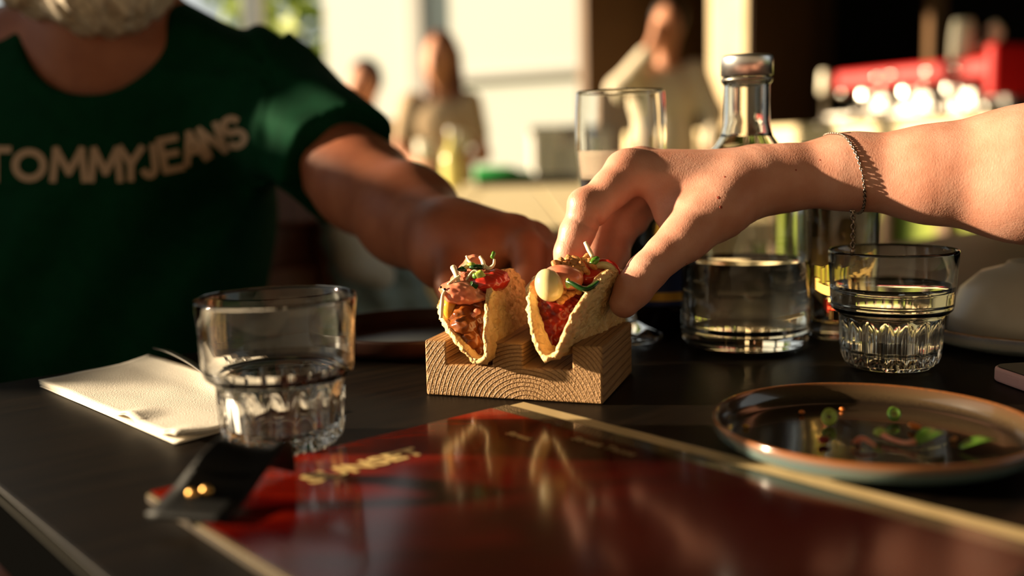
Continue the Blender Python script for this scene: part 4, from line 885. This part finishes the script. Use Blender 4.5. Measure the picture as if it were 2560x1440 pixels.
# ================================================================== PEOPLE AT THE TABLE
# ---- the reaching right hand and forearm
def W(*p): return at(*p)
s = SDF((0.00, 0.49, 0.775), (0.44, 0.77, 1.0), 0.00135)
# forearm and wrist (two bones give the flat section)
for (a, b, ra, rb) in (((2780, 430, .602), (2560, 436, .617), .0455, .0405), ((2560, 436, .617), (2330, 438, .632), .0405, .0287), ((2330, 438, .632), (2120, 432, .646), .0283, .0218), ((2120, 432, .646), (1950, 447, .650), .0218, .0196), ((1950, 447, .650), (1860, 462, .650), .0196, .0190)):
    s.cap(W(*a), W(*b), ra, rb, .012)
for (a, b, ra, rb) in (((2560, 430, .635), (2120, 425, .670), .032, .0185), ((2120, 425, .670), (1900, 440, .676), .0185, .0165)): s.cap(W(*a), W(*b), ra, rb, .02)
# palm: metacarpals
mcI, mcM, mcR, mcP = (1583, 428, .652), (1598, 420, .672), (1640, 432, .690), (1695, 452, .704)
for end, r1, st in ((mcI, .0132, (1870, 450, .650)), (mcM, .0130, (1875, 440, .664)), (mcR, .0122, (1880, 445, .678)), (mcP, .0115, (1885, 455, .690))): s.cap(W(*st), W(*end), .0165, r1, .012)
# thumb base, web and thumb
s.cap(W(1890, 462, .645), W(1800, 526, .632), .0172, .0166, .012)
s.cap(W(1800, 526, .632), W(1712, 594, .622), .0166, .0140, .010)
s.cap(W(1820, 480, .645), W(1665, 468, .650), .0185, .0125, .012)
s.cap(W(1735, 540, .636), W(1668, 510, .645), .0155, .0085, .012)
s.cap(W(1700, 575, .632), W(1665, 545, .640), .0095, .0060, .010)
s.chain([W(1716, 592, .622), W(1664, 634, .616), W(1617, 680, .610), W(1584, 722, .606), W(1561, 757, .604)], [.0140, .0124, .0121, .0118, .0094], .003, .008)
# index, middle, ring, little finger
s.chain([W(*mcI), W(1530, 470, .646), W(1474, 522, .640), W(1442, 582, .637), W(1426, 632, .635), W(1416, 690, .634)], [.0136, .0126, .0122, .0108, .0102, .0082], .004, .006)
s.chain([W(*mcM), W(1545, 470, .684), W(1515, 525, .690), W(1500, 585, .684), W(1492, 620, .676), W(1480, 672, .662)], [.0130, .0118, .0112, .0102, .0096, .0080], .004, .004)
s.chain([W(*mcR), W(1592, 485, .694), W(1556, 540, .693), W(1546, 598, .687), W(1540, 640, .678), W(1526, 672, .668)], [.0122, .0112, .0105, .0096, .0090, .0076], .004, .004)
s.chain([W(*mcP), W(1655, 490, .706), W(1612, 520, .702), W(1590, 556, .694), W(1572, 580, .686)], [.0110, .0098, .0090, .0080, .0066], .004, .004)
# knuckles, tendons, creases
s.ell(W(1552, 412, .650), (.0085, .009, .0075), .008); s.ell(W(1455, 508, .638), (.0085, .009, .0085), .007); s.ell(W(1600, 404, .672), (.009, .009, .007), .008)
s.ell(W(1890, 412, .672), (.011, .010, .007), .012)
def along(a, b): v = W(*b) - W(*a); return v / np.linalg.norm(v)
s.crease(W(1500, 560, .634), along((1540, 470, .646), (1460, 530, .640)), .0018, .0012, .010)
s.crease(W(1468, 566, .630), along((1474, 522, .640), (1442, 590, .637)), .0012, .0009, .010); s.crease(W(1425, 655, .628), along((1442, 590, .637), (1420, 680, .634)), .0008, .0007, .010)
s.crease(W(1436, 500, .636), (-.6, 0, .8), .0003, .0009, .008); s.crease(W(1428, 516, .636), (-.4, 0, .9), .0003, .0008, .008)
for o_ in (-14, 0, 12): s.crease(W(1640 + o_, 690 + o_, .600), along((1668, 645, .616), (1600, 710, .608)), .00035, .0008, .010)
for i in range(7): s.crease(W(1800 + 26 * i, 590 - 17 * i, .622 + .003 * i), along((1750, 600, .62), (1860, 570, .63)), .0005, .0010, .011)
for i in range(5): s.crease(W(1880 + 20 * i, 385, .655), (1, .1, .15), .0003, .0009, .016)
s.crease(W(1690, 420, .645), (0, -.3, 1), -.0006, .003, .03); s.crease(W(1760, 520, .622), (.3, 0, 1), -.0008, .004, .02)
arm = s.obj('person', M['skin'], sm=4); setp(arm, 'bare forearm and hand reaching in from the right to pinch a taco', 'person')
dg = bpy.context.evaluated_depsgraph_get(); dg.update(); bva = BVHTree.FromObject(arm.evaluated_get(dg), dg)
for px, py, r in ((1796, 494, .0011), (1802, 518, .0010), (1812, 442, .0007), (1990, 425, .0006), (2050, 400, .0006), (1716, 660, .0007)):
    h_ = bva.ray_cast(Vector(CAM), Vector(ray(px, py)).normalized(), 3)
    if h_[0] is not None:
        q_ = h_[1].to_track_quat('Z', 'Y').to_matrix().to_4x4(); mesh_obj('skin_mark', *bl(ball((0, 0, 0), r, 6, (1, 1, .12)), Matrix.Translation(h_[0]) @ q_), M['mark'], arm)
# ---- bracelet: a fine chain round the wrist with a hanging end
ct = W(2118, 430, .650); br = thing('bracelet', 'fine silver chain bracelet with a dangling end on the wrist', 'bracelet', W(2130, 520, .628))
dg = bpy.context.evaluated_depsgraph_get(); dg.update(); ev = arm.evaluated_get(dg); bv = BVHTree.FromObject(ev, dg)
ax = W(2140, 430, .646) - W(2100, 435, .646); ax /= np.linalg.norm(ax); ring = []
e_a = np.array([0, -1.0, 0]); e_a -= ax * (e_a @ ax); e_a /= np.linalg.norm(e_a); e_b = np.cross(ax, e_a); e_b = e_b if e_b[2] > 0 else -e_b
for k in range(132):
    a = 2 * pi * k / 132; dr = cos(a) * e_a + sin(a) * e_b; base = ct + np.array([0, .012, 0]) + ax * (-.0050 * sin(a) - .001)
    h_ = bv.ray_cast(Vector(base + dr * .09), Vector(-dr), .09)
    if h_[0] is None: continue
    ring.append(np.array(h_[0]) + dr * .0008)
def chain_links(pts, lw, r, step, parent, name, mt):
    d = [0]; P = [np.array(p) for p in pts]
    for a, b in zip(P[:-1], P[1:]): d.append(d[-1] + np.linalg.norm(b - a))
    n = int(d[-1] / step); parts = []; Pa = np.array(P)
    for i in range(n):
        c = np.array([np.interp((i + .5) * step, d, Pa[:, k]) for k in range(3)]); c2 = np.array([np.interp((i + .5) * step + step * .3, d, Pa[:, k]) for k in range(3)]); tg = c2 - c; tg /= np.linalg.norm(tg) + 1e-9
        u = np.cross(tg, [.2, .9, .3] if i % 2 else [.9, -.2, .4]); u /= np.linalg.norm(u)
        parts.append(tube([c + tg * cos(q) * step * .68 + u * sin(q) * lw for q in [2 * pi * z / 10 for z in range(11)]], r, 5))
    return mesh_obj(name, *merge(parts), mt, parent)
o = chain_links(ring + ring[:1], .0007, .00042, .0019, br, 'chain', M['silver']); o['kind'] = 'stuff'
j = W(2131, 527, .6275); tip = W(2131, 628, .632)
o = chain_links([j, W(2133, 560, .629), tip], .0013, .00052, .0030, br, 'extension_chain', M['silver']); o['kind'] = 'stuff'
mesh_obj('end_bead', *ball(tip, .0016, 8, (1, 1, 1.5)), M['silver'], br); mesh_obj('clasp', *ball(j, .0016, 8, (1.2, .8, .8)), M['silver'], br); mesh_obj('tie_bar', *tube([W(2094, 338, .648), W(2126, 334, .648)], [.0010, .0007, .0010], 8), M['silver'], br)

# ---- the man in the green T-shirt
pm = thing('person', 'man in a green lettered T-shirt holding the taco block', 'person', (-0.40, 1.12, 0))
s = SDF((-0.74, 0.62, 0.40), (0.08, 1.42, 1.34), 0.0045)
head = W(205, -225, 1.09); neckb = W(235, 150, 1.13); chest = W(270, 420, 1.14); belly = W(280, 900, 1.14)
s.ell(head + (0, .01, .02), (.078, .098, .105), .02); s.ell(head + (.03, -.035, -.065), (.062, .060, .055), .02); s.ell(head + (.045, -.105, -.01), (.014, .02, .024), .012)
for q in (-1, 1): s.ell(head + (.03 + q * .03, -.09, .015), (.014, .010, .008), .006, sub=True); s.ell(head + (q * .08, .02, -.01), (.010, .02, .03), .006)
s.cap(head + (.01, .02, -.06), neckb, .060, .064, .03); s.ell(chest, (.155, .095, .18), .05); s.ell(belly, (.15, .10, .20), .05)
SH, EL, WR = W(690, 262, 1.10), W(905, 462, .945), W(1130, 618, .765)
s.cap(chest + (.08, 0, .12), SH, .06, .050, .04); s.cap(SH, EL, .050, .0425, .02); s.cap(EL, W(1020, 540, .86), .0425, .041, .02); s.cap(W(1020, 540, .86), WR, .041, .0315, .02)
SH2 = chest + (-.20, .02, .10); s.cap(chest + (-.08, 0, .12), SH2, .06, .05, .04); s.cap(SH2, SH2 + (-.06, -.04, -.24), .048, .042, .02); s.cap(SH2 + (-.06, -.04, -.24), SH2 + (.02, -.22, -.29), .042, .03, .02)
hr = SH2 + (.02, -.22, -.29)
s.cap(hr, hr + (.055, -.045, -.015), .030, .026, .016)
for k in range(4):
    fb = hr + (.075 + .012 * k - .01, -.075 + .016 * k, -.012); s.chain([fb, fb + (.030, -.018, -.004), fb + (.052, -.022, -.014), fb + (.064, -.022, -.028)], [.0120, .0105, .0095, .0080], .004, .006)
s.chain([hr + (.02, -.05, -.005), hr + (.045, -.085, -.004), hr + (.075, -.098, -.012)], [.0155, .0125, .0095], .004, .006)
for q in (-1, 1): s.cap(belly + (q * .08, .02, -.16), belly + (q * .09 + .10, -.28, -.20), .075, .06, .03)
# his left hand closing behind the taco block
for a, b, ra, rb in (((1130, 618, .765), (1205, 622, .742), .0315, .0240), ((1150, 612, .775), (1285, 585, .745), .030, .0150), ((1160, 610, .785), (1335, 600, .762), .028, .0140), ((1160, 615, .79), (1365, 620, .780), .026, .0130)): s.cap(W(*a), W(*b), ra, rb, .016)
hand = s
s.chain([W(1180, 640, .745), W(1135, 668, .730), W(1128, 712, .712), W(1140, 760, .702)], [.0170, .0142, .0128, .0100], .004, .008)
s.chain([W(1285, 585, .745), W(1318, 620, .722), W(1322, 690, .706), W(1300, 745, .700)], [.0148, .0132, .0120, .0095], .004, .005)
s.chain([W(1335, 600, .762), W(1372, 640, .742), W(1378, 705, .722), W(1350, 765, .714)], [.0140, .0130, .0118, .0095], .004, .005)
s.chain([W(1365, 620, .780), W(1410, 660, .765), W(1412, 720, .745), W(1385, 775, .735)], [.0130, .0120, .0110, .0090], .004, .005)
s.obj('body', M['tan'], pm, sm=3)
# beard and hair
s = SDF(head - .20, head + .22, 0.005)
s.ell(head + (.032, -.045, -.085), (.064, .062, .050), .02); s.ell(head + (-.035, -.02, -.06), (.050, .075, .055), .02); s.ell(head + (.07, .0, -.05), (.028, .06, .05), .02)
s.warp(lambda x, y, z: .004 * np.sin(x * 190) * np.sin(y * 170 + z * 60) + .002 * np.sin(x * 420 + z * 300)); s.ell(head + (.045, -.11, -.045), (.03, .03, .010), .006, sub=True)
s.obj('beard', M['beard'], pm, sm=1, label='short grey beard')
s = SDF(head - .2, head + .24, 0.006); s.ell(head + (-.01, .035, .06), (.084, .095, .085), .02); s.obj('hair', M['beard'], pm, sm=1)
# T-shirt: torso and sleeves with hanging folds, open at neck and cuffs
s = SDF((-0.74, 0.72, 0.42), (0.02, 1.36, 1.16), 0.0042)
s.ell(chest + (0, 0, -.01), (.172, .118, .185), .06); s.ell(belly + (0, -.005, .0), (.176, .128, .22), .06); s.ell(W(280, 640, 1.14), (.174, .122, .16), .06)
s.cap(chest + (.05, .01, .13), SH + (-.01, 0, .006), .062, .066, .05); s.cap(chest + (-.05, .01, .13), SH2, .062, .066, .05)
CU = SH + (EL - SH) * .80; s.cap(SH, CU, .066, .062, .04); s.cap(SH2, SH2 + (-.05, -.03, -.18), .066, .064, .04)
s.cap(W(235, 175, 1.13), W(240, 140, 1.13), .075, .070, .03)
dn = (CU - SH) / np.linalg.norm(CU - SH); 
_, gg = s._blk(s.lo, s.lo + s.h * (s.n - 1))
sleeve_zone = ((gg[0] - CU[0]) * dn[0] + (gg[1] - CU[1]) * dn[1] + (gg[2] - CU[2]) * dn[2])
near = np.sqrt((gg[0] - CU[0]) ** 2 + (gg[1] - CU[1]) ** 2 + (gg[2] - CU[2]) ** 2) < .12
s.V = np.where(near, np.maximum(s.V, sleeve_zone), s.V).astype(np.float32)
def folds(x, y, z):
    cx, cz = SH[0], SH[2]; ang = np.arctan2(z - cz - .03, x - cx - .02); rad = np.sqrt((x - cx) ** 2 + (z - cz) ** 2)
    f = .0055 * np.sin(ang * 11 + 6 * rad) * np.exp(-((rad - .16) / .13) ** 2) * (x < cx + .02)
    f = f + .004 * np.sin((x * .8 - z * .35) * 75 + np.sin(z * 20)) * (z < chest[2] - .02)
    return f + .0035 * np.sin(z * 120 + x * 60) * (x > cx + .01)
s.warp(folds)
s.ell(W(238, 70, 1.075), (.072, .085, .078), .01, sub=True)
shirt = s.obj('t_shirt', M['shirt'], pm, sm=3, label='dark green cotton T-shirt')
# printed letters laid on the cloth
dg = bpy.context.evaluated_depsgraph_get(); dg.update(); bv = BVHTree.FromObject(shirt.evaluated_get(dg), dg)
ARC = lambda cx, cy, rx, ry, a0, a1, n=14: [(cx + rx * cos(radians(a0 + (a1 - a0) * k / n)), cy + ry * sin(radians(a0 + (a1 - a0) * k / n))) for k in range(n + 1)]
GL = {'T': [[(0, 1), (1, 1)], [(.5, 1), (.5, 0)]], 'O': [ARC(.5, .5, .5, .5, 0, 360, 26)], 'M': [[(0, 0), (.1, 1), (.5, .25), (.9, 1), (1, 0)]], 'Y': [[(0, 1), (.5, .48), (1, 1)], [(.5, .48), (.5, 0)]],
      'J': [[(.8, 1), (.8, .3)] + ARC(.42, .3, .38, .3, 0, -150, 10)], 'E': [[(.9, 1), (.05, 1), (.05, 0), (.95, 0)], [(.05, .52), (.8, .52)]], 'A': [[(0, 0), (.5, 1), (1, 0)], [(.2, .36), (.8, .36)]],
      'N': [[(.05, 0), (.05, 1), (.95, 0), (.95, 1)]], 'S': [ARC(.5, .75, .42, .25, 30, 270, 14) + ARC(.5, .25, .45, .25, 90, -150, 14)]}
LET = [('T', -46, 452, 68, 78, 0), ('O', 38, 446, 70, 66, 0), ('M', 132, 450, 80, 76, 0), ('M', 228, 450, 72, 76, 0), ('Y', 300, 448, 54, 78, 0), ('J', 358, 440, 40, 72, 6), ('E', 412, 428, 48, 76, 12), ('A', 468, 410, 50, 72, 16), ('N', 520, 392, 48, 70, 20), ('S', 576, 372, 46, 70, 22)]
def on_cloth(X, Y_):
    d_ = Vector(ray(X, Y_)).normalized(); h_ = bv.ray_cast(Vector(CAM), d_, 3)
    return (h_[0] - d_ * .0012) if h_[0] is not None else Vector(at(X, Y_, 1.02))
for ch, px, py, w_, h__, rot in LET:
    ca, sa = cos(radians(rot)), sin(radians(rot)); V, Fc = [], []
    for pl in GL[ch]:
        pts = [np.array(p) * (w_, h__) for p in pl]; pts = [np.array([px + p[0] * ca - p[1] * sa, py - (p[0] * sa + p[1] * ca)]) for p in pts]
        for a, b in zip(pts[:-1], pts[1:]):
            L__ = np.linalg.norm(b - a); dd = (b - a) / L__; nn = np.array([-dd[1], dd[0]]) * 8.5; a2, b2 = a - dd * 6, b + dd * 6; m_ = max(1, int(L__ / 9))
            for k in range(m_ + 1):
                c = a2 + (b2 - a2) * k / m_
                for q in (-1, 0, 1): V.append(on_cloth(*(c + nn * q)))
            o0 = len(V) - 3 * (m_ + 1)
            for k in range(m_):
                for q in (0, 1): z = o0 + k * 3 + q; Fc.append((z, z + 1, z + 4, z + 3))
    mesh_obj('letter_print', V, Fc, M['print'], shirt)

# ---- his chair and a denim jacket hung on the next chair
t = thing('wooden_chair', 'reddish brown wooden chair under the man in green', 'chair', (-0.33, 1.22, 0))
def CH(x, y): p = np.array([-0.345, 1.20]) + UA * x + VA * y; return p
def cb(name, x0, x1, y0, y1, z0, z1, b=.006):
    return bevel(mesh_obj(name, *slab([CH(x0, y0), CH(x1, y0), CH(x1, y1), CH(x0, y1)], z0, z1), M['chairwood'], t, smooth=False), b)
cb('seat', -.24, .26, -.26, .14, .43, .46)
for x in (-.23, .22):
    cb('leg', x, x + .04, -.25, -.21, 0, .43); cb('rear_post', x, x + .04, .15, .19, 0, .90)
cb('top_rail', -.24, .27, .155, .185, .80, .90); cb('backrest', -.20, .30, .188, .204, .50, .85); cb('back_slat', -.19, .22, .16, .18, .66, .74); cb('back_slat', -.19, .22, .16, .18, .52, .60)

t = thing('denim_jacket', 'pale blue denim jacket with white lining hung behind the reaching arm of the man', 'jacket', (*at(940, 700, 1.5)[:2], 0.0))
sj = SDF(at(940, 700, 1.5) - (.16, .10, .30), at(940, 700, 1.5) + (.16, .10, .16), .006)
sj.cap(at(860, 560, 1.5), at(990, 800, 1.5), .045, .05, .03); sj.cap(at(900, 640, 1.5), at(930, 900, 1.5), .05, .06, .03); sj.cap(at(990, 700, 1.5), at(1010, 900, 1.5), .04, .05, .03)
sj.warp(lambda x, y, z: .006 * np.sin(x * 120 + z * 40) + .004 * np.sin(z * 150 + x * 60)); sj.obj('body', M['denim'], t, sm=2)
sj = SDF(at(900, 610, 1.46) - .12, at(900, 610, 1.46) + .12, .005); sj.cap(at(862, 585, 1.45), at(895, 650, 1.44), .024, .028, .02); sj.cap(at(895, 650, 1.44), at(955, 690, 1.445), .026, .020, .02); sj.obj('lining', M['whitecloth'], t, sm=2)
